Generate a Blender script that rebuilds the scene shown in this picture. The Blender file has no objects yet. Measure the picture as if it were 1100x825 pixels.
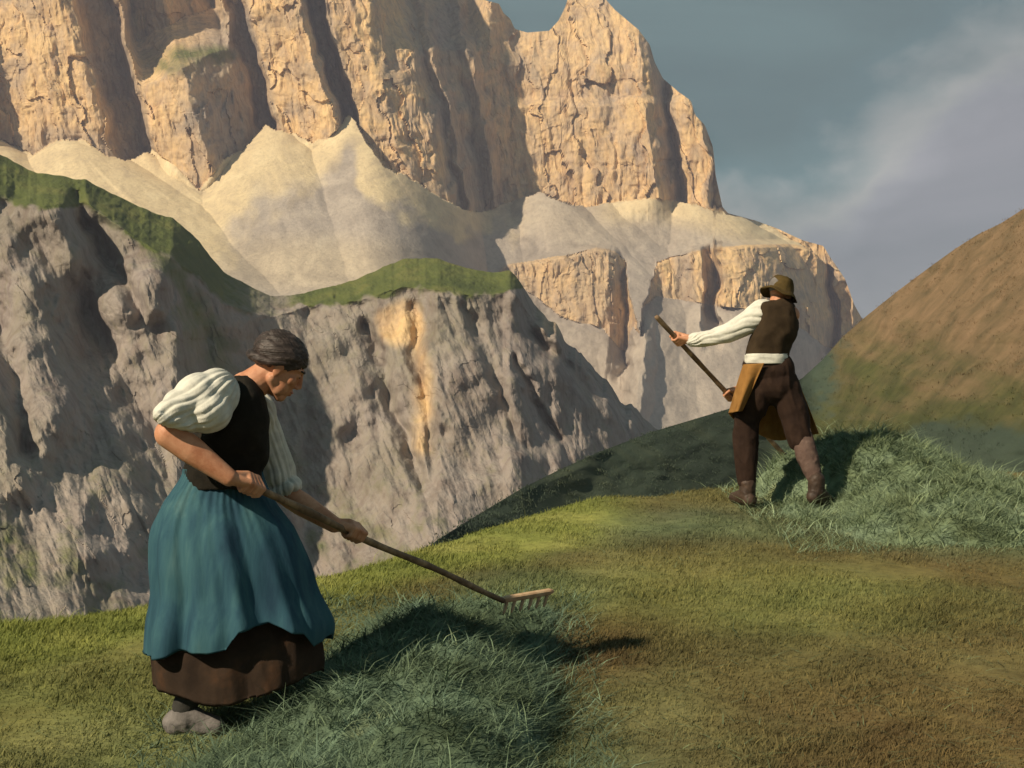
import bpy, bmesh, math, random
import numpy as np
from mathutils import Vector, Matrix

random.seed(7)
RNG = np.random.default_rng(11)
SC = bpy.context.scene
COL = SC.collection

# ------------------------------------------------------------------ camera, sky, sun, exposure
F_PX, CX, CY = 1511.0, 550.0, 412.5           # reference frame 1100 x 825
cam_d = bpy.data.cameras.new('camera')
cam = bpy.data.objects.new('camera', cam_d)
COL.objects.link(cam)
cam_d.sensor_width = 36.0
cam_d.lens = 36.0 * F_PX / 1100.0
cam_d.clip_start = 0.1
cam_d.clip_end = 20000
cam.location = (0, 0, 0)
cam.rotation_euler = (math.radians(90), 0, 0)
SC.camera = cam

SUN_EL = math.radians(36)
LH = np.array([0.775, 0.632])                  # horizontal travel direction of the light
LH = LH / np.linalg.norm(LH)
LDIR = Vector((LH[0] * math.cos(SUN_EL), LH[1] * math.cos(SUN_EL), -math.sin(SUN_EL)))
sun_d = bpy.data.lights.new('sun', 'SUN')
sun_d.energy = 5.0
sun_d.color = (1.0, 0.85, 0.63)
sun_d.angle = math.radians(1.0)
sun = bpy.data.objects.new('sun', sun_d)
COL.objects.link(sun)
sun.rotation_euler = LDIR.to_track_quat('-Z', 'Y').to_euler()
sun.location = (-20, -20, 30)

W = bpy.data.worlds.new('World')
SC.world = W
W.use_nodes = True


def build_world():
    nt = W.node_tree
    N, L = nt.nodes, nt.links
    N.clear()
    out = N.new('ShaderNodeOutputWorld')
    sky = N.new('ShaderNodeTexSky')
    sky.sky_type = 'NISHITA'
    sky.sun_disc = False
    sky.sun_elevation = SUN_EL
    # sky sun_rotation: clockwise from +Y, towards the sun
    sky.sun_rotation = math.atan2(-LH[0], -LH[1])
    sky.altitude = 2000
    b1 = N.new('ShaderNodeBackground')
    b1.inputs[1].default_value = 0.07
    L.new(sky.outputs[0], b1.inputs[0])
    tc = N.new('ShaderNodeTexCoord')
    sep = N.new('ShaderNodeSeparateXYZ')
    L.new(tc.outputs['Generated'], sep.inputs[0])

    def math_n(op, a, b):
        n = N.new('ShaderNodeMath')
        n.operation = op
        for i, v in enumerate((a, b)):
            if isinstance(v, (int, float)):
                n.inputs[i].default_value = v
            else:
                L.new(v, n.inputs[i])
        return n.outputs[0]

    def noise(scale, det, rough, dist, stretch=(1, 1, 1)):
        mp = N.new('ShaderNodeMapping')
        mp.inputs['Scale'].default_value = stretch
        mp.inputs['Rotation'].default_value = (0, math.radians(24), 0)
        L.new(tc.outputs['Generated'], mp.inputs[0])
        n = N.new('ShaderNodeTexNoise')
        n.inputs['Scale'].default_value = scale
        n.inputs['Detail'].default_value = det
        n.inputs['Roughness'].default_value = rough
        n.inputs['Distortion'].default_value = dist
        L.new(mp.outputs[0], n.inputs['Vector'])
        return n.outputs['Fac']
    n1 = noise(5.5, 6, 0.52, 0.3, (1, 1, 1.5))
    n2 = noise(4.5, 6, 0.55, 0.5, (0.7, 1, 2.2))
    n3 = noise(20.0, 5, 0.62, 0.4, (1, 1, 1.6))
    # bank boundary: a rising line towards +x
    line = math_n('MULTIPLY', sep.outputs['X'], 0.50)
    g = math_n('SUBTRACT', line, sep.outputs['Z'])
    g = math_n('ADD', g, 0.112)
    g = math_n('MULTIPLY', g, 7.5)
    g = math_n('ADD', g, math_n('MULTIPLY', math_n('SUBTRACT', n1, 0.5), 2.0))
    g = math_n('ADD', g, math_n('MULTIPLY', math_n('SUBTRACT', n3, 0.5), 0.45))
    r1 = N.new('ShaderNodeValToRGB')
    e = r1.color_ramp.elements
    e[0].position = 0.0
    e[0].color = (0.062, 0.118, 0.118, 1)
    e[1].position = 1.0
    e[1].color = (0.165, 0.175, 0.190, 1)
    for p, c in ((0.20, (0.070, 0.132, 0.136)), (0.42, (0.175, 0.21, 0.205)), (0.60, (0.25, 0.262, 0.25)), (0.8, (0.20, 0.21, 0.225))):
        k = e.new(p)
        k.color = (*c, 1)
    L.new(g, r1.inputs[0])
    mx = N.new('ShaderNodeMix')
    mx.data_type = 'RGBA'
    mx.blend_type = 'MULTIPLY'
    mx.inputs['Factor'].default_value = 0.8
    r2 = N.new('ShaderNodeValToRGB')
    r2.color_ramp.elements[0].position = 0.3
    r2.color_ramp.elements[0].color = (0.52, 0.60, 0.59, 1)
    r2.color_ramp.elements[1].position = 0.72
    r2.color_ramp.elements[1].color = (1.32, 1.26, 1.22, 1)
    L.new(n2, r2.inputs[0])
    L.new(r1.outputs[0], mx.inputs['A'])
    L.new(r2.outputs[0], mx.inputs['B'])
    b2 = N.new('ShaderNodeBackground')
    b2.inputs[1].default_value = 1.4
    L.new(mx.outputs['Result'], b2.inputs[0])
    ms = N.new('ShaderNodeMixShader')
    ms.inputs[0].default_value = 0.90
    L.new(b1.outputs[0], ms.inputs[1])
    L.new(b2.outputs[0], ms.inputs[2])
    L.new(ms.outputs[0], out.inputs[0])


build_world()
SC.view_settings.view_transform = 'Standard'
SC.view_settings.look = 'None'
SC.view_settings.exposure = 0.2
SC.view_settings.gamma = 1.0
SC.view_settings.use_curve_mapping = False
SC.cycles.use_denoising = True
SC.cycles.max_bounces = 5
SC.cycles.diffuse_bounces = 2


# ------------------------------------------------------------------ helpers
def P(px, py, Y):
    """world point standing at depth Y seen at reference pixel (px, py)"""
    return Vector(((px - CX) / F_PX * Y, Y, (CY - py) / F_PX * Y))


def hash3(ix, iy, iz, seed):
    h = (ix.astype(np.int64) * 374761393 + iy.astype(np.int64) * 668265263 + iz.astype(np.int64) * 2147483647 + seed * 974634777)
    h = (h ^ (h >> 13)) * 1274126177
    h = h & 0x7fffffff
    h = (h ^ (h >> 16)) * 69069
    return ((h >> 5) & 0xffff).astype(np.float64) / 65535.0


def vnoise(x, y, z, seed=0):
    xi, yi, zi = np.floor(x), np.floor(y), np.floor(z)
    fx, fy, fz = x - xi, y - yi, z - zi
    fx = fx * fx * fx * (fx * (fx * 6 - 15) + 10)
    fy = fy * fy * fy * (fy * (fy * 6 - 15) + 10)
    fz = fz * fz * fz * (fz * (fz * 6 - 15) + 10)
    r = 0
    for dx in (0, 1):
        wx = fx if dx else 1 - fx
        for dy in (0, 1):
            wy = fy if dy else 1 - fy
            for dz in (0, 1):
                wz = fz if dz else 1 - fz
                r = r + wx * wy * wz * hash3(xi + dx, yi + dy, zi + dz, seed)
    return r * 2 - 1


def fbm(x, y, z=None, octv=5, seed=0, rough=0.5):
    if z is None:
        z = np.zeros_like(x) + 0.5
    a, s, t = 1.0, 0, 0
    for o in range(octv):
        s = s + a * vnoise(x * 2 ** o + o * 17.3, y * 2 ** o + o * 9.1, z * 2 ** o, seed + o)
        t += a
        a *= rough
    return s / t * 1.6


def cell(x, y, seed=0):
    """jittered cell noise: (random value of nearest cell, distance to nearest, gap to second)"""
    xi, yi = np.floor(x), np.floor(y)
    best = np.full(x.shape, 9.0)
    sec = np.full(x.shape, 9.0)
    val = np.zeros(x.shape)
    for dx in (-1, 0, 1):
        for dy in (-1, 0, 1):
            cx, cy = xi + dx, yi + dy
            z0 = np.zeros_like(cx)
            jx = cx + 0.1 + 0.8 * hash3(cx, cy, z0, seed + 1)
            jy = cy + 0.1 + 0.8 * hash3(cx, cy, z0, seed + 2)
            d = np.maximum(np.abs(x - jx), np.abs(y - jy)) * 0.6 + np.hypot(x - jx, y - jy) * 0.4
            v = hash3(cx, cy, z0, seed + 3)
            m = d < best
            sec = np.where(m, best, np.minimum(sec, d))
            val = np.where(m, v, val)
            best = np.where(m, d, best)
    return val * 2 - 1, best, sec - best


def curve(pts):
    xs = np.array([p[0] for p in pts], float)
    ys = np.array([p[1] for p in pts], float)
    return lambda u: np.interp(u, xs, ys)


def sstep(a, b, x):
    t = np.clip((x - a) / (b - a), 0, 1)
    return t * t * (3 - 2 * t)


def pdist(u, v, pts):
    d = np.full(u.shape, 1e9)
    for (x0, y0), (x1, y1) in zip(pts[:-1], pts[1:]):
        dx, dy = x1 - x0, y1 - y0
        t = np.clip(((u - x0) * dx + (v - y0) * dy) / (dx * dx + dy * dy), 0, 1)
        d = np.minimum(d, np.hypot(u - x0 - t * dx, v - y0 - t * dy))
    return d


def blobm(u, v, cx, cy, rx, ry, soft=0.5):
    d = np.hypot((u - cx) / rx, (v - cy) / ry)
    return 1 - sstep(1 - soft, 1 + soft, d)


def mesh_obj(name, co, faces_idx, loops_per, mat, parent=None, smooth=False, masks=None):
    """co (N,3); faces_idx flat int array; loops_per: verts per face, an int or an int array"""
    me = bpy.data.meshes.new(name)
    co = np.ascontiguousarray(co, dtype=np.float32)
    idx = np.ascontiguousarray(faces_idx, dtype=np.int32).ravel()
    if isinstance(loops_per, int):
        tot = np.full(len(idx) // loops_per, loops_per, dtype=np.int32)
    else:
        tot = np.asarray(loops_per, dtype=np.int32)
    me.vertices.add(len(co))
    me.vertices.foreach_set('co', co.ravel())
    me.loops.add(len(idx))
    me.loops.foreach_set('vertex_index', idx)
    me.polygons.add(len(tot))
    st = np.concatenate(([0], np.cumsum(tot)[:-1])).astype(np.int32)
    me.polygons.foreach_set('loop_start', st)
    me.polygons.foreach_set('use_smooth', np.full(len(tot), bool(smooth)))
    me.update(calc_edges=True)
    me.validate()
    if masks is not None:
        at = me.color_attributes.new('mask', 'FLOAT_COLOR', 'POINT')
        at.data.foreach_set('color', np.ascontiguousarray(masks, dtype=np.float32).ravel())
    o = bpy.data.objects.new(name, me)
    COL.objects.link(o)
    if mat:
        me.materials.append(mat)
    if parent is not None:
        o.parent = parent
        o.matrix_parent_inverse = Matrix.Translation(-parent.location)
    return o


def grid_faces(nr, nc, wrap=False):
    i, j = np.meshgrid(np.arange(nr - 1), np.arange(nc if wrap else nc - 1), indexing='ij')
    j2 = (j + 1) % nc
    return np.stack([i * nc + j, (i + 1) * nc + j, (i + 1) * nc + j2, i * nc + j2], -1).reshape(-1)


def blades(base, hgt, wid, lean, bend_dir, seed, seg_tip=1.0):
    """curved tapering blades: base (N,3), hgt, wid, lean (horizontal reach) and its direction"""
    N_ = len(base)
    r = np.random.default_rng(seed)
    az = r.uniform(0, 2 * np.pi, N_)
    side = np.stack([np.cos(az), np.sin(az), np.zeros(N_)], -1) * wid[:, None] * 0.5
    bd = np.stack([np.cos(bend_dir), np.sin(bend_dir), np.zeros(N_)], -1)
    up = np.array([0, 0, 1.0])
    mid = base + bd * (lean * 0.38)[:, None] + up * (hgt * 0.62)[:, None]
    tip = base + bd * lean[:, None] + up * hgt[:, None]
    co = np.stack([base - side, base + side, mid + side * 0.75, mid - side * 0.75, tip], 1).reshape(-1, 3)
    k = np.arange(N_)[:, None] * 5
    f = np.concatenate([k + np.array([[0, 1, 2, 3]]), k + np.array([[3, 2, 4]])], 1).reshape(-1)
    lp = np.tile([4, 3], N_)
    return co, f, lp


# ------------------------------------------------------------------ material helpers
class NT:
    def __init__(s, name):
        s.m = bpy.data.materials.new(name)
        s.m.use_nodes = True
        s.t = s.m.node_tree
        s.t.nodes.clear()
        s.out = s.t.nodes.new('ShaderNodeOutputMaterial')
        s.b = s.t.nodes.new('ShaderNodeBsdfPrincipled')
        s.t.links.new(s.b.outputs[0], s.out.inputs[0])
        s.b.inputs['Roughness'].default_value = 0.85
        s.b.inputs['Specular IOR Level'].default_value = 0.25
        s.geo = s.t.nodes.new('ShaderNodeNewGeometry')
        s.pos = s.geo.outputs['Position']

    def link(s, a, b):
        s.t.links.new(a, b)

    def noise(s, scale, det=5, rough=0.55, dist=0.0, stretch=(1, 1, 1), vec=None, rot=(0, 0, 0)):
        mp = s.t.nodes.new('ShaderNodeMapping')
        mp.inputs['Scale'].default_value = stretch
        mp.inputs['Rotation'].default_value = rot
        s.link(vec or s.pos, mp.inputs[0])
        n = s.t.nodes.new('ShaderNodeTexNoise')
        n.inputs['Scale'].default_value = scale
        n.inputs['Detail'].default_value = det
        n.inputs['Roughness'].default_value = rough
        n.inputs['Distortion'].default_value = dist
        s.link(mp.outputs[0], n.inputs['Vector'])
        return n.outputs['Fac']

    def ramp(s, fac, stops):
        r = s.t.nodes.new('ShaderNodeValToRGB')
        e = r.color_ramp.elements
        e[0].position = stops[0][0]
        e[0].color = (*stops[0][1], 1)
        e[1].position = stops[-1][0]
        e[1].color = (*stops[-1][1], 1)
        for p, c in stops[1:-1]:
            k = e.new(p)
            k.color = (*c, 1)
        s.link(fac, r.inputs[0])
        return r.outputs[0]

    def mix(s, fac, a, b, mode='MIX'):
        n = s.t.nodes.new('ShaderNodeMix')
        n.data_type = 'RGBA'
        n.blend_type = mode
        for key, v in (('Factor', fac), ('A', a), ('B', b)):
            if isinstance(v, (int, float)):
                n.inputs[key].default_value = v
            elif isinstance(v, tuple):
                n.inputs[key].default_value = (*v, 1)
            else:
                s.link(v, n.inputs[key])
        return n.outputs['Result']

    def math(s, op, a, b=0.0, clamp=False):
        n = s.t.nodes.new('ShaderNodeMath')
        n.operation = op
        n.use_clamp = clamp
        for i, v in enumerate((a, b)):
            if isinstance(v, (int, float)):
                n.inputs[i].default_value = v
            else:
                s.link(v, n.inputs[i])
        return n.outputs[0]

    def attr(s, name='mask'):
        a = s.t.nodes.new('ShaderNodeAttribute')
        a.attribute_name = name
        sp = s.t.nodes.new('ShaderNodeSeparateColor')
        s.link(a.outputs['Color'], sp.inputs[0])
        return sp.outputs[0], sp.outputs[1], sp.outputs[2], a.outputs['Alpha']

    def bump(s, h, strength=0.5, dist=1.0, prev=None):
        b = s.t.nodes.new('ShaderNodeBump')
        b.inputs['Strength'].default_value = strength
        b.inputs['Distance'].default_value = dist
        s.link(h, b.inputs['Height'])
        if prev is not None:
            s.link(prev, b.inputs['Normal'])
        return b.outputs[0]

    def done(s, color, normal=None, rough=None):
        if isinstance(color, tuple):
            s.b.inputs['Base Color'].default_value = (*color, 1)
        else:
            s.link(color, s.b.inputs['Base Color'])
        if normal is not None:
            s.link(normal, s.b.inputs['Normal'])
        if rough is not None:
            s.b.inputs['Roughness'].default_value = rough
        return s.m


def mat_rock():
    """masks: R warm rock (0 grey), G grass, B scree, A scree warmth / brown share"""
    n = NT('dolomite')
    R, G, B, A = n.attr()
    big = n.noise(0.022, 6, 0.6, 0.6)
    mid = n.noise(0.07, 6, 0.62, 0.4, (1, 1, 0.7))
    fin = n.noise(0.35, 5, 0.65, 0.2, (1, 1, 0.55))
    streak = n.noise(0.16, 5, 0.6, 0.5, (1, 1, 0.13))
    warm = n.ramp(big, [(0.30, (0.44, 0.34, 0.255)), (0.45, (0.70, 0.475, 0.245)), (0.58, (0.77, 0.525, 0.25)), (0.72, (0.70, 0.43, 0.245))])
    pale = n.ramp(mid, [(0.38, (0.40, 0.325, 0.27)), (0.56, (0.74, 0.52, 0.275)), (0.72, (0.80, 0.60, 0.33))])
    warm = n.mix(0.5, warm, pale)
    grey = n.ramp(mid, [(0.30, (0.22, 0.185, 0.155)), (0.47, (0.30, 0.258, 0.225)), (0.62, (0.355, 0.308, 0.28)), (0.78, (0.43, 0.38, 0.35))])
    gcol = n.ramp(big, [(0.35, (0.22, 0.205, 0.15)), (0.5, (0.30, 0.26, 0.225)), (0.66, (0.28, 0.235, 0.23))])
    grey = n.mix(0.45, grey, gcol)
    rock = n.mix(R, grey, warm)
    stc = n.ramp(streak, [(0.34, (0.66, 0.6, 0.58)), (0.5, (1, 1, 1)), (0.7, (1.1, 1.06, 1.02))])
    rock = n.mix(0.7, rock, stc, 'MULTIPLY')
    fnc = n.ramp(fin, [(0.33, (0.68, 0.66, 0.66)), (0.5, (1, 1, 1)), (0.7, (1.12, 1.1, 1.08))])
    rock = n.mix(0.75, rock, fnc, 'MULTIPLY')
    run = n.noise(0.05, 5, 0.6, 0.8, (1, 0.35, 1), rot=(0, 0.5, 0))
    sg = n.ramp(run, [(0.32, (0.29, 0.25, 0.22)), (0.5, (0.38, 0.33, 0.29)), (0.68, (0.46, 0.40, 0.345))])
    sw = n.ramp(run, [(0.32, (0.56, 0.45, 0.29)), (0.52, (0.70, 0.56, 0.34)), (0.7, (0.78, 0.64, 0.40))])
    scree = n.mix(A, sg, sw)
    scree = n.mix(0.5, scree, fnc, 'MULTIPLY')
    col = n.mix(B, rock, scree)
    gr = n.ramp(mid, [(0.32, (0.066, 0.086, 0.024)), (0.5, (0.105, 0.126, 0.034)), (0.7, (0.165, 0.165, 0.050))])
    gn = n.math('ADD', G, n.math('MULTIPLY', n.math('SUBTRACT', fin, 0.5), 0.5))
    gn = n.math('MULTIPLY', n.math('SUBTRACT', gn, 0.35), 3.0, True)
    col = n.mix(gn, col, gr)
    sfin = n.noise(1.2, 4, 0.7)
    hgt = n.mix(B, fin, n.mix(0.75, sfin, fin))
    bmp = n.bump(hgt, 0.45, 2.0)
    return n.done(col, bmp, 0.95)


M_ROCK = mat_rock()


# ------------------------------------------------------------------ mountains
def column_sheet(name, u0, u1, du, top, bot, nrow, depth, mask, mat, back=(0.02, 10, 0.35), cols=None):
    """a solid flank: columns from the skyline down to the foot, and a back that falls away behind the skyline"""
    u = np.arange(u0, u1 + du, du) if cols is None else np.asarray(cols, float)
    t = np.linspace(0, 1, nrow)
    tv, bv = top(u), bot(u)
    U, T = np.meshgrid(u, t)
    V = tv[None, :] + (bv - tv)[None, :] * T
    D = depth(U, V)
    X = (U - CX) / F_PX * D
    Z = (CY - V) / F_PX * D
    co = np.stack([X, D, Z], -1)
    mk = mask(U, V, D)
    fb, nb, fall = back
    rows, mrows = [], []
    d0 = co[0]
    for k in range(nb, 0, -1):
        r = d0.copy()
        r[:, 1] += fb * d0[:, 1] * k
        r[:, 0] *= 1 + 0.3 * fb * k
        r[:, 2] -= fall * fb * d0[:, 1] * k * (0.4 + 0.6 * k / nb)
        rows.append(r)
        mrows.append(mk[0])
    co = np.concatenate([np.array(rows), co], 0)
    mk = np.concatenate([np.array(mrows), mk], 0)
    nr, nc = co.shape[:2]
    o = mesh_obj(name, co.reshape(-1, 3), grid_faces(nr, nc), 4, mat, smooth=False, masks=mk.reshape(-1, 4))
    o['kind'] = 'structure'
    return o


# --- the sunlit dolomite massif, its tower, the scree fans and the lower bench of cliffs
B_base = curve([(-820, 190), (-600, 150), (-540, 120), (-420, 170), (-370, 128), (-280, 165), (-240, 125), (-160, 148), (0, 150), (20, 158), (36, 166), (60, 152), (90, 150), (112, 166), (135, 172), (150, 168), (163, 160), (180, 172), (198, 188), (214, 204), (226, 190), (240, 172), (262, 160),
                (274, 146), (285, 134), (296, 140), (312, 143), (335, 152), (352, 150), (364, 138), (371, 127), (376, 123), (382, 130), (393, 154), (412, 178), (450, 197), (480, 216), (504, 226), (522, 228), (540, 218), (562, 212), (572, 211), (580, 206), (605, 218),
                (628, 223), (660, 217), (700, 212), (740, 218), (777, 228), (830, 243), (960, 330)])
TOP_A = curve([(-820, 60), (-640, -20), (-560, 10), (-420, -110), (-330, -60), (-240, -150), (-160, -120), (440, -110), (480, -70), (500, -45), (512, -12), (520, 0), (536, 4), (541, 14), (548, 20), (553, 31), (566, 35), (590, 33), (600, 22), (607, 8), (612, -8), (622, -26), (634, -22), (646, -6), (660, 10), (686, 32),
               (698, 48), (703, 66), (712, 84), (728, 98), (742, 108), (747, 124), (757, 134), (766, 158), (769, 190), (776, 222), (782, 229), (812, 237), (836, 246), (862, 258), (884, 264), (893, 278), (900, 288), (908, 300), (918, 328), (926, 342), (980, 420)])
PLAN = curve([(-820, 1230), (-640, 1180), (-560, 1200), (-545, 1240), (-530, 1180), (-400, 1130), (-380, 1190), (-360, 1140), (-260, 1110), (-245, 1170), (-230, 1130), (-180, 1120), (-110, 1140), (-60, 1118), (-22, 1098), (-16, 1150), (-8, 1128), (40, 1112), (95, 1098), (103, 1104), (116, 1150), (140, 1166), (146, 1150), (152, 1092), (180, 1078), (204, 1070), (212, 1082), (236, 1108), (262, 1146), (270, 1190), (284, 1196), (290, 1124),
              (318, 1112), (347, 1102), (353, 1116), (360, 1176), (371, 1180), (377, 1128), (415, 1130), (446, 1146), (456, 1156), (468, 1184), (476, 1176), (486, 1210), (500, 1232), (512, 1224), (522, 1256), (545, 1266), (580, 1262), (640, 1250), (692, 1238),
              (700, 1248), (716, 1292), (722, 1272), (735, 1262), (752, 1258), (758, 1278), (764, 1272), (772, 1296), (800, 1310), (960, 1300)])


def depth_massif(U, V):
    w1 = fbm(U / 60, V / 60, octv=4, seed=3) * 7 + fbm(U / 14, V / 22, octv=3, seed=8) * 3.0
    w2 = fbm(U / 70, V / 40, octv=4, seed=5) * 6
    Uw, Vw = U + w1, V + w2
    B = B_base(U) + fbm(U / 9, V * 0, octv=3, seed=21) * 1.8
    lean = np.interp(U, [0, 440, 560, 680, 900], [0.27, 0.27, 0.16, 0.11, 0.11])

    def cliff(u, v, uw, vw):
        ul = uw - lean * (v - 95)
        d = PLAN(ul)
        d = d + np.maximum(0, 54 - v) * 1.3 * sstep(395, 450, u) * (1 - sstep(500, 530, u))
        # the stepped buttress: its grassy ledge leads back to a rear wall
        m = sstep(150, 166, ul) * (1 - sstep(252, 266, ul))
        lv = 92 - 0.42 * np.clip(ul - 160, 0, 90)
        d = d + m * (np.clip((lv - v) / 46, 0, 1) * 98 + np.where(v < lv - 46, 10, 0))
        d = d + (95 - v) * 0.13
        # tower: horizontal break high up, recessed cap
        d = d + sstep(520, 560, u) * (1 - sstep(760, 790, u)) * (np.clip((112 - vw) / 10, 0, 1) * 12 + np.clip(70 - v, 0, 200) * 0.55)
        return d
    Dc = cliff(U, V, Uw, Vw)
    # depth along the foot of the wall, smoothed more and more away from it
    ug = np.arange(-860, 1000, 2.0)
    bg = B_base(ug)
    ulg = ug - np.interp(ug, [0, 440, 560, 680, 900], [0.27, 0.27, 0.16, 0.11, 0.11]) * (bg - 95)
    dg = PLAN(ulg) + (95 - bg) * 0.13

    def gs(a, s):
        k = np.exp(-0.5 * (np.arange(-150, 151) * 2.0 / s) ** 2)
        k /= k.sum()
        return np.convolve(np.pad(a, 150, mode='edge'), k, mode='valid')
    d0, d1, d2 = gs(dg, 8), gs(dg, 46), gs(dg, 105)
    b0, b1, b2 = gs(bg, 5), gs(bg, 12), gs(bg, 50)
    h = V - B
    t1, t2 = sstep(0, 34, h), sstep(40, 170, h)
    S = np.interp(U, ug, d0) * (1 - t1) + np.interp(U, ug, d1) * t1
    S = S * (1 - t2) + np.interp(U, ug, d2) * t2
    Bs = np.interp(U, ug, b0) * (1 - t1) + np.interp(U, ug, b1) * t1
    Bs = Bs * (1 - t2) + np.interp(U, ug, b2) * t2
    hs = V - Bs
    fan = fbm((U - 0.55 * h) / 40, h / 200, octv=3, seed=31) * 3.0 * sstep(0, 40, h) + fbm(U / 16, V / 10, octv=4, seed=32) * 1.3
    Dt = S - 1.02 * np.maximum(hs, -6) + fan
    # fans of scree poured out below the gullies
    Dt = Dt + 10 * sstep(0, 40, hs) * (1 - sstep(470, 560, U))
    wob = fbm(U / 30, V / 30, octv=3, seed=36) * 3
    for ua, va, skew, k, lim in ((286, 128, 0.30, 1.30, 480), (377, 114, 0.40, 1.26, 500), (62, 138, 0.62, 1.42, 600), (-40, 130, 0.4, 1.35, 600), (150, 160, 0.7, 1.30, 600), (236, 164, 0.15, 1.22, 600), (575, 190, 0.5, 1.06, 900), (640, 204, 0.25, 1.16, 900), (742, 202, 0.35, 1.22, 900)):
        Da = np.interp(ua, ug, d1) + 6
        dv = V - va
        R = dv * k
        dx = (U - ua - skew * dv + wob) * 0.78
        arg = R * R - dx * dx * 1.15
        Dk = np.where((arg > 0) & (dv > 0), Da - np.sqrt(np.maximum(arg, 0)), 1e6)
        ang = np.clip(dx / np.maximum(R, 1), -1.2, 1.2)
        run = fbm(ang * 6.0 + ua, R / 420, octv=3, seed=37) * 2.2 * sstep(20, 110, R)
        fade = np.maximum(U - (lim - 110), 0) ** 2 * 0.012
        Dt = np.minimum(Dt, Dk + run + fan * 0.4 + fade)
    # lower bench of cliffs
    C1 = np.interp(Uw, [500, 530, 548, 575, 605, 640, 656, 668, 676, 684, 690, 704, 740, 800, 850, 884, 900, 912, 930], [330, 300, 284, 280, 274, 266, 268, 280, 330, 360, 330, 282, 270, 263, 262, 268, 290, 292, 310])
    B2 = np.interp(Uw, [500, 530, 548, 575, 605, 640, 668, 676, 684, 690, 704, 740, 800, 850, 884, 900, 912, 930], [330, 300, 300, 318, 340, 352, 378, 350, 360, 330, 318, 324, 332, 350, 372, 375, 360, 352])
    PL2 = np.interp(Uw, [500, 545, 600, 650, 657, 672, 690, 704, 752, 757, 768, 774, 800, 880, 886, 896, 900, 915, 926, 960], [0, -8, -22, -34, -26, 14, 18, -10, -26, 8, 14, -22, -28, -44, -30, 30, -2, -10, 30, 90])
    face = np.clip(V - C1, 0, np.maximum(B2 - C1, 0))
    below = np.clip(V - np.maximum(B2, C1), 0, 400)
    inb = sstep(0, 5, V - C1) * sstep(530, 550, U) * (B2 > C1 + 1)
    edge = 1 - 0.0 * below
    sub = PL2 * sstep(-6, 4, V - C1) * (1 - sstep(0, 60, below))
    Dt = Dt + np.where(U > 520, 0.94 * face, 0) + sub * sstep(520, 560, U)
    rockband = np.where((V > C1) & (V < B2) & (U > 535), 1.0, 0.0)
    is_cliff = (h < 0)
    D = np.where(is_cliff, Dc, Dt)
    r = np.where(is_cliff, 1.0, rockband)
    # fractured blocks, flutes and bedding
    q1 = fbm(U / 26, V / 34, octv=4, seed=81) * 13
    q2 = fbm(U / 30, V / 26, octv=4, seed=83) * 13
    c0, f0, g0 = cell((Uw + q1 * 0.8 - lean * V) / 27, (Vw + q2 * 1.4) / 95, 45)
    c1, f1, g1 = cell((Uw + q1 - lean * V) / 21, (Vw + q2) / 36, 40)
    c2, f2, g2 = cell((Uw + q1 * 0.6 - lean * V + 3) / 9, (Vw + q2) / 13, 50)
    flute = np.abs(fbm((U + q1 * 0.5 - lean * V) / 30, V / 110, octv=5, seed=61))
    bed = fbm(U / 60, (V + q2 * 0.8) / 9, octv=3, seed=66)
    soft = 0.35 + 0.65 * sstep(-0.25, 0.35, fbm(U / 55, V / 55, octv=3, seed=77))
    flute2 = np.abs(fbm((U + q1 * 0.3 - lean * V) / 12, V / 75, octv=4, seed=63))
    disp = c0 * 3.4 + (c1 * 0.8 + c2 * 0.28) * soft + (0.35 - flute2) * 4.2 * sstep(-0.3, 0.3, q2 / 13) + (0.35 - flute) * 9 * (0.35 + 0.65 * sstep(-0.4, 0.4, q1 / 13)) + bed * 0.8 + fbm(U / 9, V / 14, octv=3, seed=70) * 0.5
    disp += (1 - sstep(0, 0.05, g1)) * 0.35 * soft
    return D + r * disp, r, h, C1, B2


def depth_A(U, V):
    return depth_massif(U, V)[0]


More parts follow.
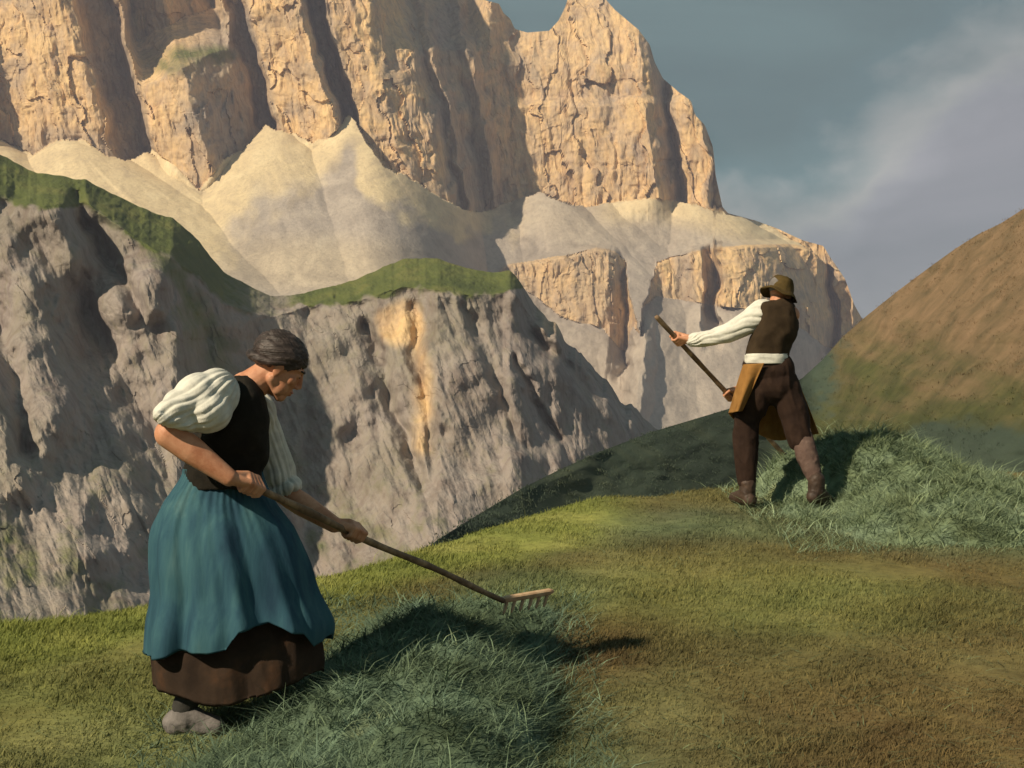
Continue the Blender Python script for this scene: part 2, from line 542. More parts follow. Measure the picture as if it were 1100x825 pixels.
def mask_A(U, V, D):
    _, r, h, C1, B2 = depth_massif(U, V)
    m = np.zeros(U.shape + (4,))
    nz = fbm(U / 40, V / 40, octv=4, seed=90)
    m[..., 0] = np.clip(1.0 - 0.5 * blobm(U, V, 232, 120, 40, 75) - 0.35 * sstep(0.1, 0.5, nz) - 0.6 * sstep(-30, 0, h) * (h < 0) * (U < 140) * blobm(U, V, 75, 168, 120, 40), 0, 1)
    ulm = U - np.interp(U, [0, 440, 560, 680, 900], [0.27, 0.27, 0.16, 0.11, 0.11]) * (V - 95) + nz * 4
    recess_shade = np.interp(ulm, [102, 112, 146, 153, 206, 218, 258, 266, 288, 293, 350, 357, 374, 380, 452, 464, 512, 530, 698, 706, 720, 726], [0, 1, 1, 0, 0, 0.7, 0.7, 1, 1, 0, 0, 1, 1, 0, 0, 0.9, 0.9, 0.35, 0, 0.9, 0.9, 0])  # shade of gullies and right-turned faces, painted grey into the rock colour
    m[..., 0] *= 1 - 0.8 * recess_shade * np.clip(0.85 + 0.5 * nz, 0, 1)
    ledge = blobm(U, V, 205, 66, 58, 22, 0.6) * (1 - r * 0)
    m[..., 1] = np.clip(0.62 * ledge + 0.4 * nz * ledge, 0, 1)
    m[..., 2] = 1 - r
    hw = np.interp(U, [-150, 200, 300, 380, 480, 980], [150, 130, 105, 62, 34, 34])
    warm = (1 - sstep(hw * 0.45, hw * 1.15, h + nz * 40)) * (1 - sstep(560, 640, U) * 0.1)  # weaker light down the scree put into its colour, warm to grey
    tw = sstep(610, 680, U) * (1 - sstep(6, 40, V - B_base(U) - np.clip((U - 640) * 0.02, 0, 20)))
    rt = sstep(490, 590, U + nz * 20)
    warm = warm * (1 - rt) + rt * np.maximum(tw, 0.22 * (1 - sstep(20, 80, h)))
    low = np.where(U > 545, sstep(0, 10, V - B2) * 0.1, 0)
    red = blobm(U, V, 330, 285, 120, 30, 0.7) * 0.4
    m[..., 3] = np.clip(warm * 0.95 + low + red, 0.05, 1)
    return m


COLS_A = np.concatenate([np.arange(-820, -150, 3.0), np.arange(-150, 979, 1.25)])
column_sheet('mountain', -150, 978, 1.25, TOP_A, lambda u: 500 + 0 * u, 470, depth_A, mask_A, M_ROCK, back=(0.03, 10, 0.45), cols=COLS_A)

# --- the shaded grey crag with its green shoulders
TOP_E = curve([(-820, 170), (-640, 110), (-500, 60), (-380, 84), (-260, 70), (-170, 120), (-60, 150), (0, 166), (40, 186), (70, 190), (92, 193), (118, 208), (150, 222), (186, 234), (200, 246), (214, 258), (226, 276), (240, 292), (262, 305), (290, 318), (312, 318), (345, 310), (385, 300),
               (410, 288), (432, 278), (470, 277), (490, 284), (510, 290), (548, 292), (556, 300), (566, 314), (585, 338), (600, 352), (625, 384), (648, 408), (668, 426), (720, 470), (800, 560)])
_top_e = TOP_E


def TOP_E(u):
    u = np.asarray(u, float)
    return _top_e(u) + fbm(u / 24, u * 0, octv=4, seed=98) * (2.0 + 7.0 * sstep(548, 575, u))


PLAN_E = curve([(-820, 470), (-600, 420), (-500, 392), (-400, 398), (-300, 376), (-170, 372), (-40, 358), (30, 350), (80, 346), (110, 350), (150, 354), (190, 357), (240, 366), (300, 373), (380, 380), (440, 384), (500, 380), (548, 376), (600, 375), (660, 380), (720, 392), (800, 420)])
GULLY_E = [([(10, 225), (60, 300), (110, 380), (165, 460), (200, 560)], 24, 8), ([(85, 215), (110, 270), (150, 340)], 10, 9), ([(200, 280), (220, 350), (215, 420)], 16, 5), ([(452, 330), (456, 400), (464, 470), (470, 520)], 8, 4),
           ([(560, 330), (585, 370), (640, 420)], 10, 8), ([(552, 385), (572, 430), (600, 470)], 5, 5), ([(395, 350), (420, 440), (455, 520)], 8, 6), ([(500, 330), (530, 400), (560, 480)], 7, 4), ([(-30, 300), (10, 380), (30, 480)], 14, 10)]


def depth_E(U, V):
    w = fbm(U / 45, V / 55, octv=4, seed=103) * 10
    d = PLAN_E(U + w * 0.6)
    h = V - TOP_E(U)
    green = np.interp(U, [-170, 0, 90, 190, 230, 330, 400, 470, 540, 560, 800], [60, 46, 24, 44, 36, 14, 26, 34, 22, 4, 0])
    g = np.clip(h, 0, green)
    c = np.clip(h - green, 0, 600)
    g = np.clip(h, 0, np.interp(U, [-170, 0, 90, 190, 230, 330, 400, 470, 540, 720, 800], [60, 46, 24, 44, 36, 14, 26, 34, 22, 6, 4]))
    d = d - 0.85 * g - 0.13 * c - 0.00035 * c * np.clip(c - 60, 0, 400)
    d = d + 12 * (1 - sstep(0, 30, h + w * 0.4)) * sstep(552, 580, U)
    for pts, wd, dp in GULLY_E:
        dist = pdist(U + w, V, pts)
        d = d + dp * np.exp(-(dist / wd) ** 2)
    # outcrops
    for cx, cy, rx, ry, a in ((45, 270, 42, 62, 12), (150, 318, 40, 34, 10), (30, 440, 50, 90, 12), (110, 560, 50, 60, 6), (600, 345, 16, 30, 10), (350, 420, 40, 70, 5), (500, 400, 30, 70, 4)):
        d = d - a * blobm(U + w, V + w, cx, cy, rx, ry, 0.45)
    sl = 0.38
    c1, f1, g1 = cell((U - sl * V + w) / 19, (V + w) / 30, 140)
    c2, f2, g2 = cell((U - sl * V + w) / 8, (V + w) / 13, 150)
    fl = np.abs(fbm((U - sl * V) / 26, V / 110, octv=4, seed=161))
    r = sstep(green * 0.8, green + 10, h)
    soft = 0.3 + 0.7 * sstep(-0.2, 0.4, fbm(U / 60, V / 70, octv=3, seed=175))
    d = d + r * ((c1 * 0.35 + c2 * 0.12) * soft + (0.35 - fl) * 1.8 + fbm((U - sl * V) / 26, V / 40, octv=5, seed=171) * 1.2 + fbm(U / 60, V / 50, octv=3, seed=172) * 3.0)
    d = d + (1 - r) * fbm(U / 20, V / 14, octv=4, seed=180) * 2.0
    return d


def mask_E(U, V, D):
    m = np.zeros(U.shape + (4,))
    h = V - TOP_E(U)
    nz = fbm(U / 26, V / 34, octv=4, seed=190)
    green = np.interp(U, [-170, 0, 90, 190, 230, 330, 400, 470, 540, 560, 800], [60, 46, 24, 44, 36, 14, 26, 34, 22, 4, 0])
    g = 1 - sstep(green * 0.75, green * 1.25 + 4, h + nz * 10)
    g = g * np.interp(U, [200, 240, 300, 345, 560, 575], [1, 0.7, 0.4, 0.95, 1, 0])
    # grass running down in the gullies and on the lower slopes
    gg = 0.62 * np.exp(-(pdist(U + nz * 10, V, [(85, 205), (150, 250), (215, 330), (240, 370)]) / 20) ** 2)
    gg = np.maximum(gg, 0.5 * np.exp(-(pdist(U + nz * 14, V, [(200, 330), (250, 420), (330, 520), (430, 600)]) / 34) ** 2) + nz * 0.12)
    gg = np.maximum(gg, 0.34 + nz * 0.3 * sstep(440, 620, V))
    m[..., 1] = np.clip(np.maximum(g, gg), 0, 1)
    patch = np.maximum(blobm(U + nz * 8, V, 432, 348, 24, 24, 0.3), np.exp(-(pdist(U + nz * 6, V, [(446, 360), (456, 400), (455, 480)]) / 9) ** 2))  # sunlit patch on the shaded crag, painted as warmer rock colour
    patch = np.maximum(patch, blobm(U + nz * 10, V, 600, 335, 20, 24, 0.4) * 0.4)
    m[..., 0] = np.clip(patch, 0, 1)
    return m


COLS_E = np.concatenate([np.arange(-820, -170, 3.0), np.arange(-170, 801, 1.25)])
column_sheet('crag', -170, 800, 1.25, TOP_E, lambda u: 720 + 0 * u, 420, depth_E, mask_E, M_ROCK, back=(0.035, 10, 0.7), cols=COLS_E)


# --- near hill on the right and its dark flank
def mat_hill():
    n = NT('hill_turf')
    R, G, B, A = n.attr()
    big = n.noise(0.12, 6, 0.6, 0.5)
    mid = n.noise(0.5, 6, 0.62, 0.4)
    fin = n.noise(4.5, 5, 0.65, 0.2)
    mic = n.noise(22.0, 4, 0.7)
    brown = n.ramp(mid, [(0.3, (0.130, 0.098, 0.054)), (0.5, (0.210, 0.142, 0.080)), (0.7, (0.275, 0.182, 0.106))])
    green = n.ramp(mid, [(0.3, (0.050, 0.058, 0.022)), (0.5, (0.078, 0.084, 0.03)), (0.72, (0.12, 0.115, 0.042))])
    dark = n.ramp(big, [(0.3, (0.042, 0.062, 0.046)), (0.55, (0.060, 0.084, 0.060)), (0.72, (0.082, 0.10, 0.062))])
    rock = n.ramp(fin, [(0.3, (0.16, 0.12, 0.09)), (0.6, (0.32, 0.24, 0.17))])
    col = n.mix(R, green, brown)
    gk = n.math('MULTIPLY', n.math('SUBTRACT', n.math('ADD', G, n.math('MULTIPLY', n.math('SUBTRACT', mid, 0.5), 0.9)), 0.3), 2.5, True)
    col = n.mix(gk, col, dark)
    bk = n.math('MULTIPLY', n.math('SUBTRACT', n.math('ADD', B, n.math('MULTIPLY', n.math('SUBTRACT', fin, 0.5), 0.6)), 0.42), 5, True)
    col = n.mix(bk, col, rock)
    spk = n.ramp(mic, [(0.3, (0.62, 0.64, 0.6)), (0.5, (1, 1, 1)), (0.72, (1.22, 1.2, 1.1))])
    col = n.mix(0.8, col, spk, 'MULTIPLY')
    b1 = n.bump(fin, 0.5, 0.12)
    b2 = n.bump(mic, 0.7, 0.08, b1)
    return n.done(col, b2, 0.95)


M_HILL = mat_hill()
TOP_H = curve([(380, 640), (440, 602), (470, 580), (500, 561), (560, 525), (600, 505), (640, 487), (700, 464), (780, 440), (830, 424), (862, 406), (884, 386), (905, 362), (930, 340), (965, 312), (1000, 286), (1025, 268), (1050, 252), (1075, 240), (1100, 224), (1180, 180), (1290, 130), (1420, 96), (1560, 110)])
_du = np.arange(300, 1400, 4.0)
_dd = np.interp(_du, [380, 440, 560, 700, 800, 870, 900, 960, 1100, 1290], [34, 38, 55, 78, 96, 112, 113, 106, 92, 78])
_kk = np.exp(-0.5 * (np.arange(-30, 31) * 4.0 / 34) ** 2)
_dd = np.convolve(np.pad(_dd, 30, mode='edge'), _kk / _kk.sum(), mode='valid')


def DT_H(u):
    return np.interp(u, _du, _dd)


def depth_H(U, V):
    h = np.maximum(V - TOP_H(U), 0)
    dt = DT_H(U)
    k = np.interp(U, [380, 700, 870, 1000, 1290], [0.0020, 0.0020, 0.0017, 0.0019, 0.0022])
    d = dt * np.exp(-k * h) + 3.0 * blobm(U, V, 888, 440, 26, 70, 0.7)
    d = d + (fbm(U / 60, V / 34, octv=3, seed=203) * 0.9 + fbm(U / 14, V / 9, octv=3, seed=204) * 0.06) * dt / 90 * sstep(0, 10, h)
    return d


def mask_H(U, V, D):
    m = np.zeros(U.shape + (4,))
    nz = fbm(U / 40, V / 22, octv=4, seed=210)
    m[..., 0] = np.clip(1 - sstep(330, 455, V - (U - 1000) * 0.1 + nz * 50), 0, 1) * sstep(850, 890, U + nz * 30)
    dk = (1 - sstep(825, 930, U + (V - 430) * 0.35 + nz * 45)) + blobm(U + nz * 20, V + nz * 12, 1050, 500, 110, 46, 0.6)  # left flank's shade put into dark turf colour; right patch simply darker green
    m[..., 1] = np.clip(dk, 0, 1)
    st = 0
    for cx, cy, rx, ry in ((925, 411, 12, 9), (902, 420, 9, 7), (958, 382, 9, 5), (944, 372, 7, 4), (1005, 412, 14, 6), (985, 338, 7, 5), (1030, 405, 10, 5), (1018, 432, 8, 4), (880, 452, 8, 6)):
        st = np.maximum(st, blobm(U + nz * 4, V, cx, cy, rx, ry, 0.6))
    m[..., 2] = st * 0.0
    return m


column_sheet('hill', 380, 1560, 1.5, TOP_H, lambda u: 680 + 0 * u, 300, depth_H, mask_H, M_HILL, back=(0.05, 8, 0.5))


def hill_scrub():
    r = np.random.default_rng(77)
    n_ = 9000
    u = r.uniform(400, 1200, n_)
    v = TOP_H(u) + (r.random(n_) ** 1.3) * 240
    cl = fbm(u / 18, v / 10, octv=3, seed=220)
    k = cl > -0.15
    u, v = u[k], v[k]
    d = depth_H(u[None], v[None])[0]
    m = mask_H(u[None], v[None], d[None])[0]
    base = np.stack([(u - CX) / F_PX * d, d, (CY - v) / F_PX * d], -1)
    reps = 9
    base = np.repeat(base, reps, 0) + r.normal(0, 1, (len(u) * reps, 3)) * np.array([0.16, 0.16, 0.02])
    m = np.repeat(m, reps, 0)
    N_ = len(base)
    h = r.uniform(0.04, 0.15, N_) * np.repeat(r.uniform(0.5, 1.2, len(u)), reps)
    base[:, 2] -= 0.04
    co, f, lp = blades(base, h, r.uniform(0.02, 0.045, N_), h * r.uniform(0.2, 1.1, N_), r.uniform(0, 6.28, N_), 78)
    o = mesh_obj('hill_grass', co, f, lp, M_HILL, masks=np.repeat(m, 5, 0))
    o['kind'] = 'stuff'
    o['label'] = 'rough tufts of grass on the brown hill and its dark flank'
    o['category'] = 'grass'


# --- valley floor to the horizon
def valley():
    n = NT('valley_floor')
    a = n.noise(0.01, 6, 0.6)
    c = n.ramp(a, [(0.35, (0.04, 0.05, 0.025)), (0.65, (0.09, 0.09, 0.05))])
    m = n.done(c, None, 0.95)
    s = 9000
    co = np.array([[-s, -s, -95], [s, -s, -95], [s, s, -95], [-s, s, -95]], float)
    o = mesh_obj('valley_floor', co, [0, 1, 2, 3], 4, m)
    o['kind'] = 'structure'


hill_scrub()
valley()

# ------------------------------------------------------------------ meadow
YC = curve([(-9, 5.4), (-4, 5.9), (-2.26, 6.25), (-0.98, 7.4), (-0.29, 8.7), (0.6, 10.1), (1.63, 10.7), (2.9, 11.4), (4.0, 11.6), (9, 12.5)])


def hay_windrow(x, y):
    """height of the raked hay in front of the woman"""
    cx = np.interp(y, [3.2, 4.3, 5.0, 5.6, 6.2, 7.0], [-0.55, -0.48, -0.36, -0.30, -0.22, 0.05])
    wd = np.interp(y, [3.2, 4.5, 5.4, 6.2, 7.0], [0.62, 0.55, 0.50, 0.42, 0.30])
    hh = np.interp(y, [3.2, 4.3, 5.1, 5.6, 6.1, 6.7], [0.10, 0.14, 0.20, 0.21, 0.11, 0.0])
    r = np.abs(x - cx) / wd
    scoop = 1 - 0.75 * np.exp(-((x - 0.06) / 0.20) ** 2 - ((y - 5.62) / 0.32) ** 2)
    return hh * np.clip(1 - r * r, 0, 1) ** 0.8 * scoop


def hay_heap(x, y):
    """the heap at the man's feet"""
    a = np.clip(1 - ((x - 2.72) / 0.80) ** 2 - ((y - 10.55) / 0.95) ** 2, 0, 1) ** 0.8 * 0.42
    b = np.clip(1 - ((x - 2.78) / 0.95) ** 2 - ((y - 9.5) / 1.35) ** 2, 0, 1) ** 0.8 * 0.20
    c = np.clip(1 - ((x - 3.1) / 0.75) ** 2 - ((y - 9.9) / 1.0) ** 2, 0, 1) ** 0.8 * 0.22
    d = np.clip(1 - ((x - 2.1) / 0.28) ** 2 - ((y - 10.5) / 0.45) ** 2, 0, 1) ** 0.8 * 0.28
    foot = 1 - 0.95 * np.exp(-((x - 2.12) / 0.27) ** 2 - ((y - 9.45) / 0.55) ** 2)
    return np.maximum(np.maximum(a, d), np.maximum(b, c)) * foot


def ground_z(x, y, fine=True):
    z = -1.5 + 0.065 * y
    ex = y - YC(x)
    z = z - 0.10 * np.log1p(np.exp(np.clip(ex * 3.2, -30, 30))) ** 2 / 3.2 * 0.9
    ex2 = np.clip(ex - 3, 0, 400)
    z = z - 0.32 * ex2
    z = z + fbm(x / 1.7, y / 1.7, octv=3, seed=301) * 0.028
    if fine:
        z = z + fbm(x / 0.35, y / 0.35, octv=3, seed=305) * 0.010
    return z


def meadow_mask(x, y):
    """R brown share, G teal share, B bright yellow-green share"""
    m = np.zeros(x.shape + (4,))
    n1 = fbm(x / 1.3, y / 1.6, octv=4, seed=311)
    n2 = fbm(x / 0.7, y / 1.0, octv=4, seed=313)
    back = YC(x) - y
    strip = (1 - sstep(0.5, 1.7, back + n1 * 0.5)) * (1 - sstep(0.4, 1.2, x))
    strip = np.maximum(strip, 0.35 * (1 - sstep(0.9, 1.8, np.hypot(x + 1.0, (y - 5.6) * 0.9))) * (x < 0))
    right = 0.45 * (1 - sstep(0.5, 1.4, np.hypot((x - 4.2) / 1.6, (y - 9.6) / 0.9)))
    centre_tone = 0.30 * (1 - sstep(0.3, 1.3, np.hypot((x - 1.1) / 1.4, (y - 7.0) / 1.1)))  # middle of the meadow slightly more yellow-green
    m[..., 2] = np.clip(np.maximum(np.maximum(strip, right), centre_tone) + n2 * 0.15, 0, 1)
    br = 0.34 + 0.5 * n1 + 0.45 * (1 - sstep(4.6, 6.6, y - 0.2 * x)) * sstep(-0.2, 0.9, x)
    br = br + 0.6 * (1 - sstep(0.2, 0.9, np.hypot((x - 0.28) / 0.45, (y - 6.0) / 1.0)))
    br = br + 0.5 * (1 - sstep(4.5, 5.6, y)) * sstep(0.2, 1.0, x)
    br = br + 0.30 * (1 - sstep(-2.3, -1.3, x))
    m[..., 0] = np.clip(br, 0, 1)
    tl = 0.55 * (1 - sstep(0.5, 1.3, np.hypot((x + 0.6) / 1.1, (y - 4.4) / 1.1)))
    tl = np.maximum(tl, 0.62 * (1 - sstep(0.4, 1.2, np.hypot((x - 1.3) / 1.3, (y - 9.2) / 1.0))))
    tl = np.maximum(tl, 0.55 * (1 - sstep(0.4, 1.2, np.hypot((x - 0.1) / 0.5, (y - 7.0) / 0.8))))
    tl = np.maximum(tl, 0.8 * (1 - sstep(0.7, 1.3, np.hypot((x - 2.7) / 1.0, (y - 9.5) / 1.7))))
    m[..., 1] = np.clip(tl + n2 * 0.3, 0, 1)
    m[..., 3] = 1
    return m


def mat_grass(name, hay=False):
    n = NT(name)
    R, G, B, A = n.attr()
    a = n.noise(1.6, 5, 0.6, 0.4)
    f = n.noise(16.0, 4, 0.65)
    base = n.ramp(a, [(0.3, (0.092, 0.096, 0.038)), (0.5, (0.136, 0.137, 0.054)), (0.7, (0.182, 0.172, 0.070))])
    brown = n.ramp(a, [(0.3, (0.085, 0.060, 0.028)), (0.52, (0.125, 0.092, 0.040)), (0.7, (0.155, 0.125, 0.052))])
    teal = n.ramp(a, [(0.3, (0.075, 0.105, 0.060)), (0.5, (0.12, 0.16, 0.092)), (0.7, (0.17, 0.215, 0.13))])
    yel = n.ramp(a, [(0.3, (0.135, 0.162, 0.042)), (0.5, (0.190, 0.212, 0.056)), (0.7, (0.245, 0.252, 0.075))])
    c = n.mix(R, base, brown)
    c = n.mix(G, c, teal)
    c = n.mix(B, c, yel)
    sp = n.ramp(f, [(0.28, (0.6, 0.6, 0.58)), (0.5, (1, 1, 1)), (0.74, (1.3, 1.28, 1.2))])
    c = n.mix(0.8, c, sp, 'MULTIPLY')
    rnd = n.geo.outputs['Random Per Island']
    rc = n.ramp(rnd, [(0.0, (0.66, 0.68, 0.62)), (0.6, (1, 1, 1)), (1.0, (1.35, 1.28, 1.15))])
    c = n.mix(0.85, c, rc, 'MULTIPLY')
    n.b.inputs['Specular IOR Level'].default_value = 0.12
    return n.done(c, None, 0.8)


M_GRASS = mat_grass('meadow_turf')


def build_ground():
    xs = np.concatenate([np.linspace(-60, -8, 40)[:-1], np.linspace(-8, -3.2, 60)[:-1], np.arange(-3.2, 5.4, 0.04), np.linspace(5.4, 12, 60)[1:], np.linspace(12, 70, 40)[1:]])
    ys = np.concatenate([np.linspace(-60, 2.5, 40)[:-1], np.arange(2.5, 13.5, 0.045), np.linspace(13.5, 30, 50)[1:], np.linspace(30, 75, 20)[1:]])
    X, Y = np.meshgrid(xs, ys)
    Z = ground_z(X, Y)
    Z = Z - 1.2 * sstep(-4, -60, Y) * 0
    mk = meadow_mask(X, Y)
    o = mesh_obj('meadow', np.stack([X, Y, Z], -1).reshape(-1, 3), grid_faces(len(ys), len(xs))[::-1].copy(), 4, M_GRASS, smooth=True, masks=mk.reshape(-1, 4))
    o['kind'] = 'structure'


build_ground()


def build_grass():
    n_ = 560000
    r = np.random.default_rng(5)
    # density falls off with distance from the viewer; nothing outside the meadow top
    y = 3.6 * (13.2 / 3.6) ** r.random(n_)
    x = (r.random(n_) - 0.5) * (2.6 + y * 1.1)
    keep = (y < YC(x) + 0.9)
    x, y = x[keep], y[keep]
    patch = fbm(x / 0.5, y / 0.5, octv=3, seed=330)
    z = ground_z(x, y) - 0.004
    m = meadow_mask(x, y)
    h = (0.011 + 0.017 * r.random(len(x)) ** 1.6) * (1 + 0.9 * np.clip(patch, -0.75, 1.2)) * (1 + 0.25 * m[:, 2])
    tall = r.random(len(x)) > 0.992
    h = np.where(tall, h * 2.2, h)
    lean = h * r.uniform(0.2, 1.5, len(x))
    wid = r.uniform(0.0025, 0.0048, len(x)) * (0.75 + 0.05 * y)
    bend = r.normal(0.5, 1.3, len(x))
    # loose cut stalks left lying on the stubble
    k = r.random(len(x)) > 0.975
    ns = int(k.sum())
    x = np.concatenate([x, x[k]])
    y = np.concatenate([y, y[k]])
    z = np.concatenate([z, z[k] + 0.014])
    ms = m[k].copy()
    ms[:, 1] = r.uniform(0.2, 1.0, ns)
    ms[:, 0] *= r.random(ns)
    m = np.concatenate([m, ms])
    h = np.concatenate([h, r.uniform(0.002, 0.022, ns)])
    lean = np.concatenate([lean, r.uniform(0.05, 0.17, ns)])
    wid = np.concatenate([wid, r.uniform(0.003, 0.0055, ns)])
    bend = np.concatenate([bend, r.uniform(0, 6.28, ns)])
    co, f, lp = blades(np.stack([x, y, z], -1), h, wid, lean, bend, 9)
    o = mesh_obj('meadow_grass', co, f, lp, M_GRASS, masks=np.repeat(m, 5, 0))
    o['kind'] = 'stuff'
    o['label'] = 'short mown yellow green and brown grass covering the meadow'
    o['category'] = 'grass'


build_grass()


def mat_hay(name, teal):
    n = NT(name)
    a = n.noise(2.6, 5, 0.6, 0.5)
    f = n.noise(18.0, 4, 0.65)
    c = n.ramp(a, [(0.28, teal[0]), (0.5, teal[1]), (0.62, teal[2]), (0.75, teal[3])])
    sp = n.ramp(f, [(0.28, (0.6, 0.6, 0.58)), (0.5, (1, 1, 1)), (0.74, (1.3, 1.28, 1.2))])
    c = n.mix(0.7, c, sp, 'MULTIPLY')
    rnd = n.geo.outputs['Random Per Island']
    rc = n.ramp(rnd, [(0.0, (0.55, 0.58, 0.55)), (0.6, (1, 1, 1)), (1.0, (1.45, 1.38, 1.2))])
    c = n.mix(0.9, c, rc, 'MULTIPLY')
    n.b.inputs['Specular IOR Level'].default_value = 0.15
    return n.done(c, None, 0.75)


def build_hay(name, hfun, box, n_, mat, label, category, seed, smin, smax, lift=0.012):
    x0, x1, y0, y1 = box
    st = 0.035
    xs, ys = np.arange(x0, x1, st), np.arange(y0, y1, st)
    X, Y = np.meshgrid(xs, ys)

    def surf(x, y):
        h = hfun(x, y)
        lump = fbm(x / 0.22, y / 0.22, octv=4, seed=seed + 3) * 0.075 * np.clip(h / 0.08, 0, 1)
        return np.where(h > 0.004, ground_z(x, y) + h + lump, ground_z(x, y) - 0.05)
    Z = surf(X, Y)
    co1 = np.stack([X, Y, Z], -1).reshape(-1, 3)
    f1 = grid_faces(len(ys), len(xs))[::-1].copy()
    lp1 = np.full(len(f1) // 4, 4)
    r = np.random.default_rng(seed)
    x = r.uniform(x0, x1, n_ * 3)
    y = r.uniform(y0, y1, n_ * 3)
    hh = hfun(x, y)
    k = (hh + r.normal(0, 0.02, len(x))) > 0.01
    x, y = x[k][:n_], y[k][:n_]
    z = surf(x, y)
    z = np.maximum(z, ground_z(x, y)) - 0.01
    N_ = len(x)
    ln = np.where(r.random(N_) > 0.93, r.uniform(smax, smax * 1.9, N_), r.uniform(smin, smax, N_))
    fl = fbm(x / 0.3, y / 0.3, octv=3, seed=seed + 7)
    el = np.abs(r.normal(0.15, 0.30, N_)) + 0.03
    az = r.uniform(-math.pi, math.pi, N_) * 0.75 + fl * 3.5
    co2, f2, lp2 = blades(np.stack([x, y, z], -1), ln * np.sin(el), r.uniform(0.0028, 0.0055, N_) * (0.8 + 0.05 * y), ln * np.cos(el), az, seed + 1)
    o = mesh_obj(name, np.concatenate([co1, co2]), np.concatenate([f1, f2 + len(co1)]), np.concatenate([lp1, lp2]), mat)
    o['label'] = label
    o['category'] = category
    return o


M_HAY1 = mat_hay('fresh_hay', [(0.075, 0.105, 0.060), (0.115, 0.165, 0.108), (0.150, 0.220, 0.155), (0.24, 0.26, 0.13)])
M_HAY2 = mat_hay('pale_hay', [(0.12, 0.145, 0.072), (0.18, 0.235, 0.14), (0.23, 0.30, 0.20), (0.30, 0.31, 0.145)])
build_hay('hay_windrow', hay_windrow, (-1.25, 0.35, 3.3, 6.9), 70000, M_HAY1, 'long low bank of blue green cut hay under the wooden rake', 'hay', 401, 0.035, 0.12)
build_hay('hay_heap', hay_heap, (1.6, 4.0, 8.0, 11.7), 60000, M_HAY2, 'pale green heap of cut hay at the feet of the man', 'hay', 431, 0.05, 0.16)



# ------------------------------------------------------------------ figure kit
def _lathe(p0, axis, prof, seg, sc=None):
    """rings of (distance along axis, radius) about p0"""
    a = np.array(axis, float)
    a /= np.linalg.norm(a)
    t = np.array([0, 0, 1.0]) if abs(a[2]) < 0.9 else np.array([1.0, 0, 0])
    e1 = np.cross(a, t)
    e1 /= np.linalg.norm(e1)
    e2 = np.cross(a, e1)
    th = np.linspace(0, 2 * np.pi, seg, endpoint=False)
    ring = np.cos(th)[:, None] * e1 + np.sin(th)[:, None] * e2
    co = np.concatenate([np.array(p0) + a * d + ring * max(r, 1e-5) for d, r in prof])
    f = grid_faces(len(prof), seg, wrap=True)
    return co, f


def cap(p0, p1, r0, r1, sq=None, seg=20):
    """tapered capsule; sq = (axis vector, factor) flattens it along that axis"""
    p0, p1 = np.array(p0, float), np.array(p1, float)
    L = np.linalg.norm(p1 - p0) + 1e-9
    prof = [(-r0 * math.cos(k), r0 * math.sin(k)) for k in np.linspace(0, math.pi / 2, 7)]
    prof += [(L + r1 * math.sin(k), r1 * math.cos(k)) for k in np.linspace(0, math.pi / 2, 7)]
    co, f = _lathe(p0, (p1 - p0) if L > 1e-6 else (0, 0, 1), prof, seg)
    if sq:
        ax = np.array(sq[0], float)
        ax /= np.linalg.norm(ax)
        c = (p0 + p1) / 2
        co = co + ((co - c) @ ax)[:, None] * ax * (sq[1] - 1)
    return co, f


def ell(c, radii, fr=None, seg=28):
    """ellipsoid with radii along the rows of fr (default x, y, z)"""
    c = np.array(c, float)
    th = np.linspace(0, math.pi, 17)
    ph = np.linspace(0, 2 * np.pi, seg, endpoint=False)
    T, Q = np.meshgrid(th, ph, indexing='ij')
    u = np.stack([np.sin(T) * np.cos(Q), np.sin(T) * np.sin(Q), np.cos(T)], -1).reshape(-1, 3)
    u = u * np.array(radii, float)
    if fr is not None:
        u = u @ np.array(fr, float)
    return c + u, grid_faces(len(th), seg, wrap=True)


def chain(pts, rs, seg=18):
    return [cap(pts[i], pts[i + 1], rs[i], rs[i + 1], seg=seg) for i in range(len(pts) - 1)]


def fuse(parts, voxel, smooth_it):
    """one continuous skin over all the parts: returns (verts, mesh)"""
    cos, fs, off = [], [], 0
    for co, f in parts:
        cos.append(co)
        fs.append(f + off)
        off += len(co)
    o = mesh_obj('tmp', np.concatenate(cos), np.concatenate(fs), 4, None)
    bm = bmesh.new()
    bm.from_mesh(o.data)
    bmesh.ops.remove_doubles(bm, verts=bm.verts, dist=1e-5)
    bmesh.ops.recalc_face_normals(bm, faces=bm.faces)
    bm.to_mesh(o.data)
    bm.free()
    r = o.modifiers.new('r', 'REMESH')
    r.mode = 'VOXEL'
    r.voxel_size = voxel
    if smooth_it:
        sm = o.modifiers.new('s', 'SMOOTH')
        sm.factor = 0.5
        sm.iterations = smooth_it
    bpy.context.view_layer.update()
    dg = bpy.context.evaluated_depsgraph_get()
    me = bpy.data.meshes.new_from_object(o.evaluated_get(dg))
    old = o.data
    bpy.data.objects.remove(o)
    bpy.data.meshes.remove(old)
    return me


def get_co(me):
    a = np.empty(len(me.vertices) * 3, np.float32)
    me.vertices.foreach_get('co', a)
    return a.reshape(-1, 3).astype(float)


def set_co(me, co):
    me.vertices.foreach_set('co', np.ascontiguousarray(co, np.float32).ravel())
    me.update()


def get_no(me):
    a = np.empty(len(me.vertices) * 3, np.float32)
    me.vertices.foreach_get('normal', a)
    return a.reshape(-1, 3).astype(float)


